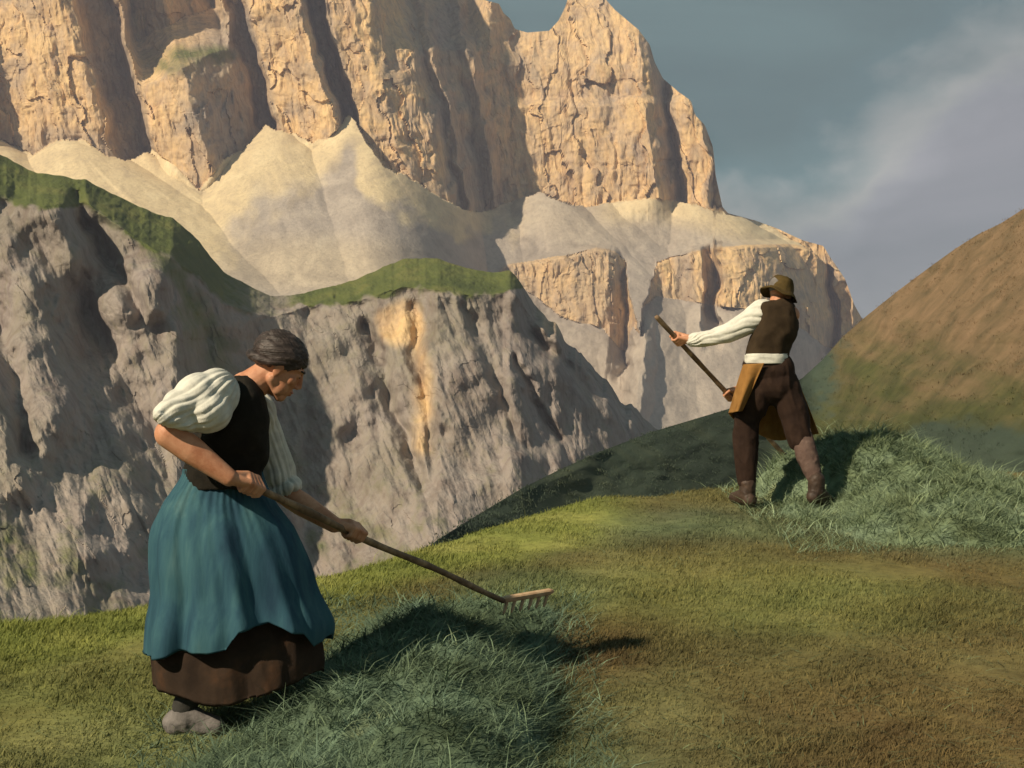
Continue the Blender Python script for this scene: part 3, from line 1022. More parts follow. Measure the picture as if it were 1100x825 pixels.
def place(name, me, mat, parent=None, base=None, smooth=True):
    """link a mesh whose vertices are in world space; its own origin (or its parent's) becomes its origin"""
    o = bpy.data.objects.new(name, me)
    COL.objects.link(o)
    me.name = name
    b = np.array(parent.location if parent is not None else base, float)
    set_co(me, get_co(me) - b)
    if parent is None:
        o.location = b
    else:
        o.parent = parent
    me.materials.clear()
    me.materials.append(mat)
    me.polygons.foreach_set('use_smooth', np.full(len(me.polygons), smooth))
    return o


def raw(co, f):
    me = bpy.data.meshes.new('m')
    f = np.asarray(f).reshape(-1, 4)
    me.from_pydata([tuple(c) for c in co], [], [tuple(int(i) for i in q) for q in f])
    me.validate()
    me.update()
    return me


def merge_raw(parts):
    cos, fs, off = [], [], 0
    for co, f in parts:
        cos.append(co)
        fs.append(f + off)
        off += len(co)
    return raw(np.concatenate(cos), np.concatenate(fs))


def wrinkle(me, amp, freq, stretch, seed, ridged=True):
    co, no = get_co(me), get_no(me)
    q = co @ np.array(stretch, float).T * freq
    nz = fbm(q[:, 0], q[:, 1], q[:, 2], octv=3, seed=seed)
    d = (0.35 - np.abs(nz)) * amp if ridged else nz * amp
    set_co(me, co + no * d[:, None])


def gathers(me, p0, p1, n_, amp, seed, sel=None):
    """long soft folds running along the axis p0-p1, drawn together at its ends"""
    co, no = get_co(me), get_no(me)
    p0, p1 = np.array(p0, float), np.array(p1, float)
    L = np.linalg.norm(p1 - p0)
    a = (p1 - p0) / L
    e1 = unit(np.cross(a, (0.2, 0.9, 0.3)))
    e2 = np.cross(a, e1)
    r = co - p0
    t = (r @ a) / L
    ph = np.arctan2(r @ e2, r @ e1)
    wv = fbm(co[:, 0] * 5, co[:, 1] * 5, co[:, 2] * 5, octv=2, seed=seed)
    f1 = np.abs(np.sin(ph * n_ / 2 + wv * 2.2 + t * 1.2)) ** 0.75 - 0.6
    f2 = np.abs(np.sin(ph * (n_ * 0.85) + wv * 3.0 - t * 2.0)) - 0.6
    w = 0.55 + 0.45 * np.abs(2 * t - 1)
    d = amp * (f1 + 0.4 * f2) * w
    # a few cross folds where the cloth bunches
    d = d + amp * 0.9 * (np.abs(np.sin(t * 8 + wv * 2.5 + np.cos(ph) * 1.4)) - 0.6) * sstep(0.3, 0.9, t)
    if sel is not None:
        d = d * sel(co)
    set_co(me, co + no * d[:, None])


def unit(v):
    v = np.array(v, float)
    return v / np.linalg.norm(v)


def head_parts(C, Fv, Uv, s):
    Rv = np.cross(Fv, Uv)
    fr = np.array([Fv, Rv, Uv])

    def q(f, r, u):
        return C + (Fv * f + Rv * r + Uv * u) * 0.01 * s

    def e(f, r, u, a, b, c):
        return ell(q(f, r, u), np.array([a, b, c]) * 0.01 * s, fr)
    k = 0.01 * s
    p = [e(-0.6, 0, 2.0, 9.5, 7.5, 8.8), e(3.6, 0, -3.4, 6.0, 6.2, 8.0), e(7.2, 0, -9.6, 2.0, 2.6, 2.0)]
    for sgn in (-1, 1):
        p += [cap(q(0.8, 5.4 * sgn, -5.6), q(6.8, 1.8 * sgn, -10.2), 1.9 * k, 1.5 * k), e(6.4, 3.9 * sgn, -2.6, 2.5, 2.2, 2.2), e(4.9, 3.6 * sgn, -6.2, 3.2, 2.4, 3.8), e(7.9, 3.0 * sgn, 0.1, 1.4, 1.5, 1.1),
              cap(q(8.8, 0.6 * sgn, 1.9), q(7.5, 4.4 * sgn, 2.0), 0.85 * k, 0.8 * k), e(10.3, 1.0 * sgn, -3.9, 0.95, 0.8, 0.7), e(1.0, 7.1 * sgn, -1.4, 1.7, 0.75, 2.9), e(0.3, 7.5 * sgn, -0.6, 1.2, 0.6, 2.0)]
    p += [cap(q(9.0, 0, 1.2), q(10.9, 0, -3.1), 0.75 * k, 1.0 * k), e(9.3, 0, -6.2, 1.1, 2.2, 0.6), e(9.1, 0, -7.4, 1.05, 1.9, 0.7), e(8.0, 0, -6.6, 1.6, 3.0, 2.6)]
    return p, q, fr


def fist(h0, a, n, wrist, wr, hr, thumb=1):
    """a hand closed round a shaft: h0 on the shaft, a along it (towards the index finger), n from shaft to the back of the hand"""
    a = unit(a)
    n = unit(np.array(n) - a * np.dot(n, a))
    b = np.cross(a, n) * thumb

    def at(s_, deg, r):
        t = math.radians(deg)
        return np.array(h0) + a * s_ + (n * math.cos(t) + b * math.sin(t)) * r
    p = []
    R0 = hr + 0.0085
    for i, (off, ln) in enumerate(((0.030, 0.96), (0.010, 1.06), (-0.010, 1.0), (-0.029, 0.86))):
        angs = [28, 78, 78 + 58 * ln, 78 + 112 * ln, 78 + 160 * ln]
        rad = [R0 + 0.012, R0 + 0.008, R0 + 0.004, R0 + 0.001, R0]
        pts = [at(off, g, r) for g, r in zip(angs, rad)]
        p += chain(pts, [0.0100, 0.0090, 0.0086, 0.0080, 0.0072], 14)
        heel = at(off * 0.75, -62, R0 + 0.010)
        p.append(cap(heel, pts[0], 0.0135, 0.0115))
        p.append(cap(wrist, heel, wr * 0.8, 0.014))
        p.append(cap(wrist, pts[0], wr * 0.8, 0.0110))
    th = [at(0.020, -62, R0 + 0.012), at(0.046, -88, R0 + 0.008), at(0.054, -135, R0 + 0.005), at(0.046, -180, R0 + 0.006)]
    p += chain(th, [0.0140, 0.0115, 0.0100, 0.0085], 14)
    p.append(cap(wrist, th[0], wr * 0.85, 0.014))
    return p


def loft(sections, f, seg=64, inner=0.0, p=2.2, cap_ends=True):
    """rings from (py, left px, right px, half depth m, dy); f(px,py,dy)->world"""
    rows = []
    th = np.linspace(0, 2 * np.pi, seg, endpoint=False)
    cs, sn = np.cos(th), np.sin(th)
    ex = 2 / p
    cs, sn = np.sign(cs) * np.abs(cs) ** ex, np.sign(sn) * np.abs(sn) ** ex
    for py, xl, xr, dp, dy in sections:
        c, h = (xl + xr) / 2, (xr - xl) / 2
        rows.append([f(c + h * x, py, dy + dp * y) for x, y in zip(cs, sn)])
    if cap_ends:
        m0, m1 = np.mean(rows[0], 0), np.mean(rows[-1], 0)
        rows = [[m0 + (np.array(v) - m0) * 0.02 for v in rows[0]]] + rows + [[m1 + (np.array(v) - m1) * 0.02 for v in rows[-1]]]
    return np.array(rows, float).reshape(-1, 3), grid_faces(len(rows), seg, wrap=True)


def densify(sections, k):
    s_ = np.array(sections, float)
    t = np.arange(len(s_))
    tt = np.linspace(0, len(s_) - 1, k)
    # smooth (Catmull-like) interpolation
    out = []
    for x in tt:
        i = int(min(max(math.floor(x), 0), len(s_) - 2))
        u = x - i
        p0, p1, p2, p3 = s_[max(i - 1, 0)], s_[i], s_[i + 1], s_[min(i + 2, len(s_) - 1)]
        out.append(0.5 * (2 * p1 + (p2 - p0) * u + (2 * p0 - 5 * p1 + 4 * p2 - p3) * u * u + (3 * p1 - p0 - 3 * p2 + p3) * u ** 3))
    return out


def mat_plain(name, stops, scale=30.0, rough=0.85, spec=0.2, weave=0.0, bump=0.0, stretch=(1, 1, 1), sheen=0.0):
    n = NT(name)
    a = n.noise(scale, 5, 0.6, 0.3, stretch)
    c = n.ramp(a, stops)
    nm = None
    if bump:
        f = n.noise(scale * 6, 4, 0.6, 0.2, stretch)
        nm = n.bump(f, bump, 0.004)
    n.b.inputs['Specular IOR Level'].default_value = spec
    if sheen:
        n.b.inputs['Sheen Weight'].default_value = sheen
    return n.done(c, nm, rough)


M_SKIN = mat_plain('skin', [(0.3, (0.42, 0.17, 0.088)), (0.5, (0.54, 0.255, 0.145)), (0.72, (0.62, 0.33, 0.20))], 22, 0.55, 0.35, bump=0.15)

def mat_hair():
    n = NT('hair')
    a = n.noise(75, 5, 0.65, 0.3, (0.10, 0.6, 1.0), rot=(0, math.radians(-32), 0))
    b = n.noise(14, 4, 0.6, 0.4)
    c = n.ramp(a, [(0.30, (0.016, 0.011, 0.009)), (0.5, (0.044, 0.032, 0.028)), (0.72, (0.115, 0.090, 0.082))])
    c = n.mix(0.6, c, n.ramp(b, [(0.35, (0.55, 0.5, 0.48)), (0.65, (1.25, 1.2, 1.2))]), 'MULTIPLY')
    n.b.inputs['Specular IOR Level'].default_value = 0.4
    return n.done(c, n.bump(a, 0.9, 0.006), 0.48)


M_HAIR = mat_hair()
M_BODICE = mat_plain('black_wool', [(0.3, (0.010, 0.009, 0.007)), (0.6, (0.018, 0.015, 0.011)), (0.8, (0.028, 0.023, 0.016))], 20, 0.9, 0.15, bump=0.5)
M_LINEN = mat_plain('white_linen', [(0.3, (0.52, 0.51, 0.46)), (0.55, (0.66, 0.645, 0.57)), (0.75, (0.72, 0.70, 0.61))], 26, 0.9, 0.15, bump=0.4)
M_BLUE = mat_plain('blue_cloth', [(0.28, (0.014, 0.040, 0.066)), (0.46, (0.025, 0.072, 0.102)), (0.6, (0.040, 0.105, 0.128)), (0.78, (0.085, 0.165, 0.172))], 7.5, 0.85, 0.15, bump=0.35, stretch=(1.6, 1.6, 0.22))
M_BROWN = mat_plain('brown_wool', [(0.3, (0.020, 0.014, 0.011)), (0.55, (0.040, 0.026, 0.018)), (0.78, (0.085, 0.042, 0.022))], 7, 0.92, 0.1, bump=0.5)
M_STOCK = mat_plain('dark_stocking', [(0.3, (0.030, 0.030, 0.028)), (0.7, (0.062, 0.058, 0.052))], 20, 0.92, 0.1, bump=0.5)
M_SHOE = mat_plain('grey_felt', [(0.3, (0.115, 0.105, 0.10)), (0.7, (0.21, 0.19, 0.18))], 24, 0.85, 0.2, bump=0.5)
M_WOOD = mat_plain('worn_wood', [(0.3, (0.10, 0.060, 0.036)), (0.5, (0.20, 0.13, 0.075)), (0.72, (0.42, 0.29, 0.17))], 16, 0.7, 0.3, bump=0.4)
M_PALEWOOD = mat_plain('pale_wood', [(0.3, (0.36, 0.22, 0.125)), (0.55, (0.52, 0.35, 0.21)), (0.75, (0.62, 0.45, 0.28))], 30, 0.7, 0.3, bump=0.4)
M_VEST = mat_plain('dark_brown_wool', [(0.3, (0.030, 0.020, 0.012)), (0.6, (0.046, 0.031, 0.018)), (0.8, (0.065, 0.044, 0.026))], 14, 0.92, 0.1, bump=0.6)
M_TROUS = mat_plain('brown_trouser_cloth', [(0.3, (0.022, 0.013, 0.010)), (0.6, (0.036, 0.021, 0.015)), (0.8, (0.060, 0.036, 0.024))], 12, 0.92, 0.1, bump=0.6)
M_OCHRE = mat_plain('ochre_apron', [(0.3, (0.19, 0.092, 0.026)), (0.55, (0.29, 0.145, 0.042)), (0.78, (0.37, 0.20, 0.066))], 10, 0.9, 0.12, bump=0.5)
M_BOOT = mat_plain('brown_leather', [(0.3, (0.030, 0.018, 0.012)), (0.6, (0.060, 0.036, 0.024)), (0.8, (0.10, 0.062, 0.042))], 14, 0.6, 0.35, bump=0.4)
M_MAUVE = mat_plain('mauve_stocking', [(0.3, (0.075, 0.046, 0.038)), (0.6, (0.12, 0.080, 0.066)), (0.8, (0.17, 0.12, 0.10))], 14, 0.92, 0.1, bump=0.5)
M_HAT = mat_plain('olive_felt', [(0.3, (0.055, 0.036, 0.013)), (0.6, (0.088, 0.060, 0.022)), (0.8, (0.13, 0.092, 0.036))], 16, 0.92, 0.1, bump=0.5)
M_LIPS = mat_plain('lips', [(0.3, (0.34, 0.115, 0.075)), (0.7, (0.42, 0.16, 0.11))], 40, 0.5, 0.35)
M_EYE = mat_plain('eye', [(0.3, (0.03, 0.02, 0.015)), (0.7, (0.05, 0.03, 0.02))], 60, 0.25, 0.5)
M_BROW = mat_plain('eyebrow_hair', [(0.3, (0.03, 0.02, 0.016)), (0.7, (0.06, 0.045, 0.04))], 90, 0.7, 0.2)


# ------------------------------------------------------------------ the rake and the woman
YW = 4.9
RK0 = np.array(P(250, 513.5, 4.665))
RK1 = np.array(P(541, 645.5, 5.74))
RKA = unit(RK1 - RK0)


def on_line(p0, p1, px):
    """point of the segment p0-p1 that lies over pixel column px"""
    k = (px - CX) / F_PX
    d = p1 - p0
    t = (k * p0[1] - p0[0]) / (d[0] - k * d[1])
    return p0 + d * t


def build_rake():
    L = np.linalg.norm(RK1 - RK0)
    r = np.random.default_rng(3)
    prof = [(0, 0.004), (0.003, 0.0125)] + [(d, 0.0135 - 0.0015 * d / L + 0.0008 * math.sin(d * 21) + 0.0004 * r.normal()) for d in np.linspace(0.02, L - 0.01, 40)] + [(L, 0.010), (L + 0.001, 0.002)]
    co, f = _lathe(RK0, RKA, prof, 14)
    # a slightly crooked natural stick
    dd = (co - RK0) @ RKA
    co[:, 2] += 0.006 * np.sin(dd / L * math.pi) * np.sin(dd * 7)
    root = bpy.data.objects.new('hay_rake', None)
    COL.objects.link(root)
    root.location = RK1
    root['label'] = 'long handled wooden hay rake held by the woman in blue'
    root['category'] = 'rake'
    place('handle', raw(co, f), M_WOOD, root)
    b0, b1 = np.array(P(538, 644.5, 5.74)), np.array(P(594, 635.0, 5.90))
    bd = unit(b1 - b0)
    Lb = np.linalg.norm(b1 - b0)
    up = unit(np.array([0, -0.35, 1.0]) - bd * np.dot([0, -0.35, 1.0], bd))
    sd = np.cross(bd, up)
    rows = []
    for t in np.linspace(0, 1, 16):
        c = b0 + bd * Lb * t
        e = 1.0 if 0 < t < 1 else 0.55
        rows.append([c + up * (0.0125 * e * y) + sd * (0.0125 * e * x) for x, y in ((-1, -0.6), (-0.6, -1), (0.6, -1), (1, -0.6), (1, 0.6), (0.6, 1), (-0.6, 1), (-1, 0.6))])
    for end, k in ((0, 0), (-1, -1)):
        c = np.mean(rows[k], 0)
        rr = [c + (v - c) * 0.02 for v in rows[k]]
        rows = [rr] + rows if end == 0 else rows + [rr]
    place('rake_head', raw(np.array(rows).reshape(-1, 3), grid_faces(len(rows), 8, True)), M_PALEWOOD, root, smooth=False)
    for i in range(6):
        c = b0 + bd * Lb * (0.13 + 0.155 * i + 0.006 * r.normal())
        tip = c - up * (0.066 + 0.004 * r.normal()) - bd * 0.014 + np.array([0, -0.018, 0])
        prof = [(0, 0.0075), (0.02, 0.0078), (0.05, 0.0066), (0.064, 0.0042), (0.066, 0.0005)]
        co, f = _lathe(c, tip - c, prof, 10)
        place('tine', raw(co, f), M_PALEWOOD, root)


build_rake()


def W_(px, py, dy=0.0):
    return np.array(P(px, py, YW + dy))


def build_woman():
    px = YW / F_PX                          # metres per reference pixel
    base = W_(205, 786, -0.12)
    # --- body
    parts = []
    Fv = unit([0.815, 0.16, -0.56])
    Uv = unit(np.array([0.56, 0.02, 0.83]) - Fv * np.dot([0.56, 0.02, 0.83], Fv))
    C = W_(299.5, 390.0, 0.02)
    hp, hq, hfr = head_parts(C, Fv, Uv, 0.97)
    parts += hp
    parts += [cap(W_(262, 420, 0), W_(287, 402, 0.015), 0.060, 0.052), cap(W_(252, 432, 0), W_(264, 418, 0), 0.085, 0.062)]
    chest, waist, pelvis = W_(252, 452, 0), W_(238, 505, 0), W_(236, 530, 0)
    parts += [cap(chest, waist, 0.105, 0.10, ((0, 1, 0), 1.3)), cap(waist, pelvis, 0.095, 0.098, ((0, 1, 0), 1.15))]
    # near arm
    sh, el = W_(232, 424, -0.15), W_(182, 466, -0.27)
    hn = on_line(RK0, RK1, 268.5)
    wrn = np.array(P(246, 513, 4.655))
    parts += chain([sh, el], [0.050, 0.048])
    mid = el * 0.62 + wrn * 0.38
    parts += chain([el, mid, wrn], [0.049, 0.0465, 0.030])
    parts += fist(hn, RKA, (-0.25, -0.85, 0.55), wrn, 0.030, 0.0135, 1)
    # far arm
    hf = on_line(RK0, RK1, 379.0)
    shf, elf = W_(276, 440, 0.17), W_(301, 527, 0.26)
    wrf = np.array(P(359, 563.5, hf[1] - 0.02))
    mid = elf * 0.6 + wrf * 0.4
    parts += chain([shf, elf, mid, wrf], [0.040, 0.042, 0.044, 0.030])
    parts += fist(hf, RKA, (-0.05, -0.75, 0.68), wrf, 0.029, 0.0135, 1)
    # legs
    hipn, kneen, anklen = W_(240, 548, -0.06), W_(240, 650, -0.06), W_(198, 757, -0.10)
    hipf, kneef, anklef = W_(246, 548, 0.06), W_(272, 645, 0.18), W_(290, 708, 0.40)
    for h, k, a, toe in ((hipn, kneen, anklen, W_(230, 781, -0.11)), (hipf, kneef, anklef, W_(318, 724, 0.38))):
        parts += chain([h, k], [0.068, 0.055]) + chain([k, k * 0.6 + a * 0.4, a], [0.054, 0.052, 0.036])
        heel = a + np.array([-0.02, 0, -0.055])
        parts += [cap(a, heel, 0.036, 0.030), cap(heel, toe, 0.030, 0.026)]
    me = fuse(parts, 0.0032, 5)
    body = place('person', me, M_SKIN, None, base)
    body['label'] = 'woman in blue skirt and black bodice bending over a hay rake'
    body['category'] = 'person'
    # eyes and brows
    for sgn in (-1, 1):
        eye = [ell(hq(8.65, 3.0 * sgn, -0.05), np.array([0.75, 1.05, 0.5]) * 0.0093, hfr)]
        place('eye', merge_raw(eye), M_EYE, body)
        place('eyebrow', merge_raw([cap(hq(9.55, 1.6 * sgn, 2.15), hq(8.5, 4.6 * sgn, 2.3), 0.0042, 0.0032)]), M_BROW, body)
    place('lips', merge_raw([ell(hq(9.35, 0, -6.25), np.array([1.12, 2.1, 0.55]) * 0.0097, hfr), ell(hq(9.15, 0, -7.35), np.array([1.08, 1.8, 0.62]) * 0.0097, hfr)]), M_LIPS, body)
    # --- hair: a close cap swept back into a roll at the nape
    k = 0.0097
    hpn = [ell(hq(-1.0, 0, 2.7), np.array([10.4, 8.2, 9.0]) * k, hfr)]
    me = fuse(hpn, 0.004, 2)
    co = get_co(me)
    rel = (co - C) @ hfr.T / k
    # hairline: forehead 4.8 up, over the ears, to the nape
    line = np.interp(rel[:, 0], [-11, -6, -1, 2, 5, 9.5], [-5.5, -4.6, -1.6, -1.8, 0.8, 4.3]) + fbm(rel[:, 0] * 0.9, rel[:, 1] * 0.9, rel[:, 2] * 0.2, octv=3, seed=14) * 0.9
    below = np.clip((line - rel[:, 2]) / 1.2, 0, 1)
    rel2 = rel * (1 - 0.20 * below[:, None])
    strands = np.sin(rel[:, 2] * 7 + rel[:, 0] * 2.2 + 1.5 * np.sin(rel[:, 0] * 0.7)) * 0.06 + np.sin(rel[:, 2] * 13 + rel[:, 0] * 4 + np.sin(rel[:, 0])) * 0.08 + fbm(rel[:, 0] / 4, rel[:, 1] / 2, rel[:, 2] / 1.2, octv=3, seed=4) * 0.25
    rel2 = rel2 * (1 + (strands * (1 - below) / 9)[:, None])
    set_co(me, C + (rel2 * k) @ hfr)
    place('hair', me, M_HAIR, body)
    roll = []
    pts = [hq(2.0, -7.4, 1.6), hq(-2.5, -8.0, -0.8), hq(-6.2, -6.6, -2.2), hq(-9.0, -3.4, -2.6), hq(-9.9, 0, -2.7), hq(-9.0, 3.4, -2.6), hq(-6.2, 6.6, -2.2), hq(-2.5, 8.0, -0.8), hq(2.0, 7.4, 1.6)]
    roll += chain(pts, [0.008, 0.0125, 0.0165, 0.0185, 0.019, 0.0185, 0.0165, 0.0125, 0.008])
    me = fuse(roll, 0.004, 3)
    wrinkle(me, 0.0022, 60, ((0.4, 0, 0), (0, 0.4, 0), (0, 0, 1.4)), 5)
    place('hair_roll', me, M_HAIR, body)
    # --- blouse: full sleeves rolled above the elbow, hidden body
    bl = [ell(W_(232, 425, -0.165), (0.078, 0.098, 0.090)), ell(W_(214, 425, -0.21), (0.078, 0.090, 0.076)), ell(W_(198, 435, -0.245), (0.074, 0.084, 0.054)), ell(W_(224, 442, -0.22), (0.076, 0.095, 0.072)),
          ell(W_(190, 440, -0.268), (0.060, 0.086, 0.046)), cap(W_(178, 446, -0.29), W_(203, 455, -0.27), 0.031, 0.031, ((0, 1, 0), 2.4))]
    bl += [cap(chest, W_(262, 424, 0), 0.098, 0.070, ((0, 1, 0), 1.45))]
    bl += [ell(W_(274, 446, 0.15), (0.075, 0.08, 0.085)), cap(W_(279, 452, 0.18), W_(296, 500, 0.235), 0.062, 0.064), ell(W_(299, 508, 0.248), (0.060, 0.080, 0.064)), cap(W_(293, 530, 0.255), W_(316, 521, 0.245), 0.030, 0.029, ((0, 1, 0), 2.4))]
    me = fuse(bl, 0.0045, 26)
    gathers(me, W_(240, 414, -0.16), W_(182, 450, -0.275), 17, 0.0085, 31, lambda c: c[:, 1] < YW - 0.06)
    gathers(me, W_(276, 444, 0.17), W_(306, 528, 0.25), 15, 0.009, 33, lambda c: c[:, 1] > YW + 0.06)
    place('blouse', me, M_LINEN, body)
    # --- bodice
    bo = []
    secs = [(404, 251, 266, 0.050, -0.02), (412, 246, 276, 0.105, -0.015), (424, 240, 284, 0.150, -0.01), (438, 231, 288, 0.172, 0), (452, 224, 289.5, 0.178, 0), (466, 208, 289, 0.185, 0), (480, 200, 290, 0.175, 0), (494, 200, 288.5, 0.155, 0), (506, 197, 282, 0.152, 0), (516, 197, 282, 0.150, 0), (526, 197, 285, 0.146, 0)]
    co, f = loft(densify(secs, 40), W_, 72, p=2.3)
    me = raw(co, f)
    wrinkle(me, 0.008, 16, ((1, 0, 0.5), (0, 1, 0), (-0.3, 0, 0.4)), 41)
    place('bodice', me, M_BODICE, body)

    # --- skirts
    def skirt(secs, hem, nrow, seg, fold, seed, back_hem, shift, dratio):
        s_ = densify(secs, nrow)
        th = np.linspace(0, 2 * np.pi, seg, endpoint=False)
        rows = []
        v0 = s_[0][0]
        vmax = s_[-1][0]
        cs, sn = np.cos(th), np.sin(th)
        # hem height for each direction (front = towards the viewer, sn < 0)
        cl, hl = (s_[-1][1] + s_[-1][2]) / 2, (s_[-1][2] - s_[-1][1]) / 2
        hx = cl + hl * cs
        hv = np.interp(hx, [h[0] for h in hem], [h[1] for h in hem])
        hv = np.where(sn < 0, hv, hv * 0.3 + (back_hem) * 0.7)
        arr = np.array(s_)
        for i in range(nrow + 14):
            t = i / (nrow - 1) if i < nrow else 1 - (i - nrow + 1) * 0.02
            inner = 1.0 if i < nrow else 0.965
            v = v0 + (hv - v0) * t
            xl, xr = np.interp(v, arr[:, 0], arr[:, 1]), np.interp(v, arr[:, 0], arr[:, 2])
            c, h = (xl + xr) / 2, (xr - xl) / 2
            fo = t ** 0.8 * (0.046 * np.sin(8 * th + 0.6 * np.sin(3 * th + seed) + seed + 0.9 * t) + 0.038 * np.sin(13 * th + 1.7 * seed - 0.6 * t) + 0.014 * np.sin(23 * th + seed * 2.3)) * fold
            fo += (1 - t) ** 3 * 0.022 * np.sin(44 * th + 2 * np.sin(5 * th))
            rr = (1 + fo) * inner
            dy = shift * t + dratio * h * px * sn * rr
            xx = c + h * cs * (1 + fo * 0.25) * inner
            yy = YW + dy
            rows.append(np.stack([(xx - CX) / F_PX * YW, yy, (CY - v) / F_PX * YW], -1))
        co = np.array(rows).reshape(-1, 3)
        return raw(co, grid_faces(len(rows), seg, True))
    pet = [(560, 200, 285), (600, 190, 306), (640, 180, 324), (665, 172, 336), (685, 166, 345), (700, 165, 349), (720, 167, 349), (748, 170, 346)]
    hem = [(160, 727), (172, 731), (190, 733), (215, 737), (235, 742), (260, 742), (290, 734), (320, 723), (346, 715), (360, 712)]
    me = skirt(pet, hem, 60, 260, 0.55, 2.2, 722, -0.03, 0.70)
    wrinkle(me, 0.010, 9, ((1, 0, 0), (0, 1, 0), (0.2, 0, 0.3)), 47)
    place('underskirt', me, M_BROWN, body)
    top = [(503, 197, 283), (513, 194, 284), (540, 177, 297), (570, 165, 317), (603, 164, 333), (635, 166, 343), (666, 160, 357), (690, 158, 355), (705, 158, 352)]
    hem = [(150, 697), (161, 697), (176, 698), (195, 693), (205, 686), (240, 686), (258, 683), (264, 672), (270, 664), (300, 657), (318, 667), (330, 671), (340, 686), (348, 684), (358, 672), (365, 670)]
    me = skirt(top, hem, 90, 420, 1.7, 0.7, 690, -0.03, 0.78)
    wrinkle(me, 0.007, 8, ((1, 0, 0.1), (0, 1, 0), (0.15, 0, 0.22)), 51)
    place('blue_skirt', me, M_BLUE, body)
    # --- stockings and shoes
    for kn, an, toe, nm in ((kneen, anklen, W_(230, 781, -0.11), 0), (kneef, anklef, W_(318, 724, 0.38), 1)):
        st = chain([kn * 0.7 + an * 0.3, kn * 0.45 + an * 0.55, an + np.array([0, 0, -0.01])], [0.057, 0.054, 0.042])
        me = fuse(st, 0.005, 4)
        wrinkle(me, 0.004, 22, ((0.5, 0, 0), (0, 0.5, 0), (0, 0, 1)), 61)
        place('stocking', me, M_STOCK, body)
        d = unit((toe - an) * np.array([1, 1, 0]))
        heel = an + np.array([0, 0, -0.062]) - d * 0.040
        ball = toe + np.array([0, 0, 0.004])
        sh_ = [cap(heel, an + np.array([0, 0, -0.045]) + d * 0.01, 0.036, 0.047), cap(heel, ball, 0.036, 0.036), cap(an + np.array([0, 0, -0.035]), ball, 0.045, 0.030), ell(heel + d * 0.01, (0.042, 0.04, 0.045))]
        me = fuse(sh_, 0.005, 5)
        wrinkle(me, 0.005, 24, ((1, 0, 0), (0, 1, 0), (0, 0, 1)), 63)
        place('shoe', me, M_SHOE, body)


build_woman()

# ------------------------------------------------------------------ the man and his pole
YM = 9.9
FK0 = np.array(P(704.5, 339.5, YM + 0.00))
FK1 = np.array(P(850, 497, YM + 0.80))
FKA = unit(FK1 - FK0)


def M_(px, py, dy=0.0):
    return np.array(P(px, py, YM + dy))


def build_fork():
    L = np.linalg.norm(FK1 - FK0)
    prof = [(0, 0.004), (0.004, 0.0155)] + [(d, 0.0175 + 0.001 * math.sin(d * 17)) for d in np.linspace(0.02, L, 40)] + [(L + 0.002, 0.003)]
    co, f = _lathe(FK0, FKA, prof, 14)
    root = bpy.data.objects.new('hay_fork', None)
    COL.objects.link(root)
    root.location = FK1
    root['label'] = 'long wooden hay fork the man thrusts into the heap of hay'
    root['category'] = 'hay fork'
    place('handle', raw(co, f), M_WOOD, root)
    sd = unit(np.cross(FKA, (0, 0, 1)))
    up = np.cross(sd, FKA)
    for s_ in (-1, 1):
        pts = [FK1 - FKA * 0.02, FK1 + FKA * 0.07 + sd * 0.05 * s_, FK1 + FKA * 0.20 + sd * 0.065 * s_ + up * 0.01, FK1 + FKA * 0.34 + sd * 0.060 * s_ + up * 0.04]
        me = fuse(chain(pts, [0.011, 0.010, 0.008, 0.004], 12), 0.004, 3)
        place('prong', me, M_WOOD, root)


build_fork()


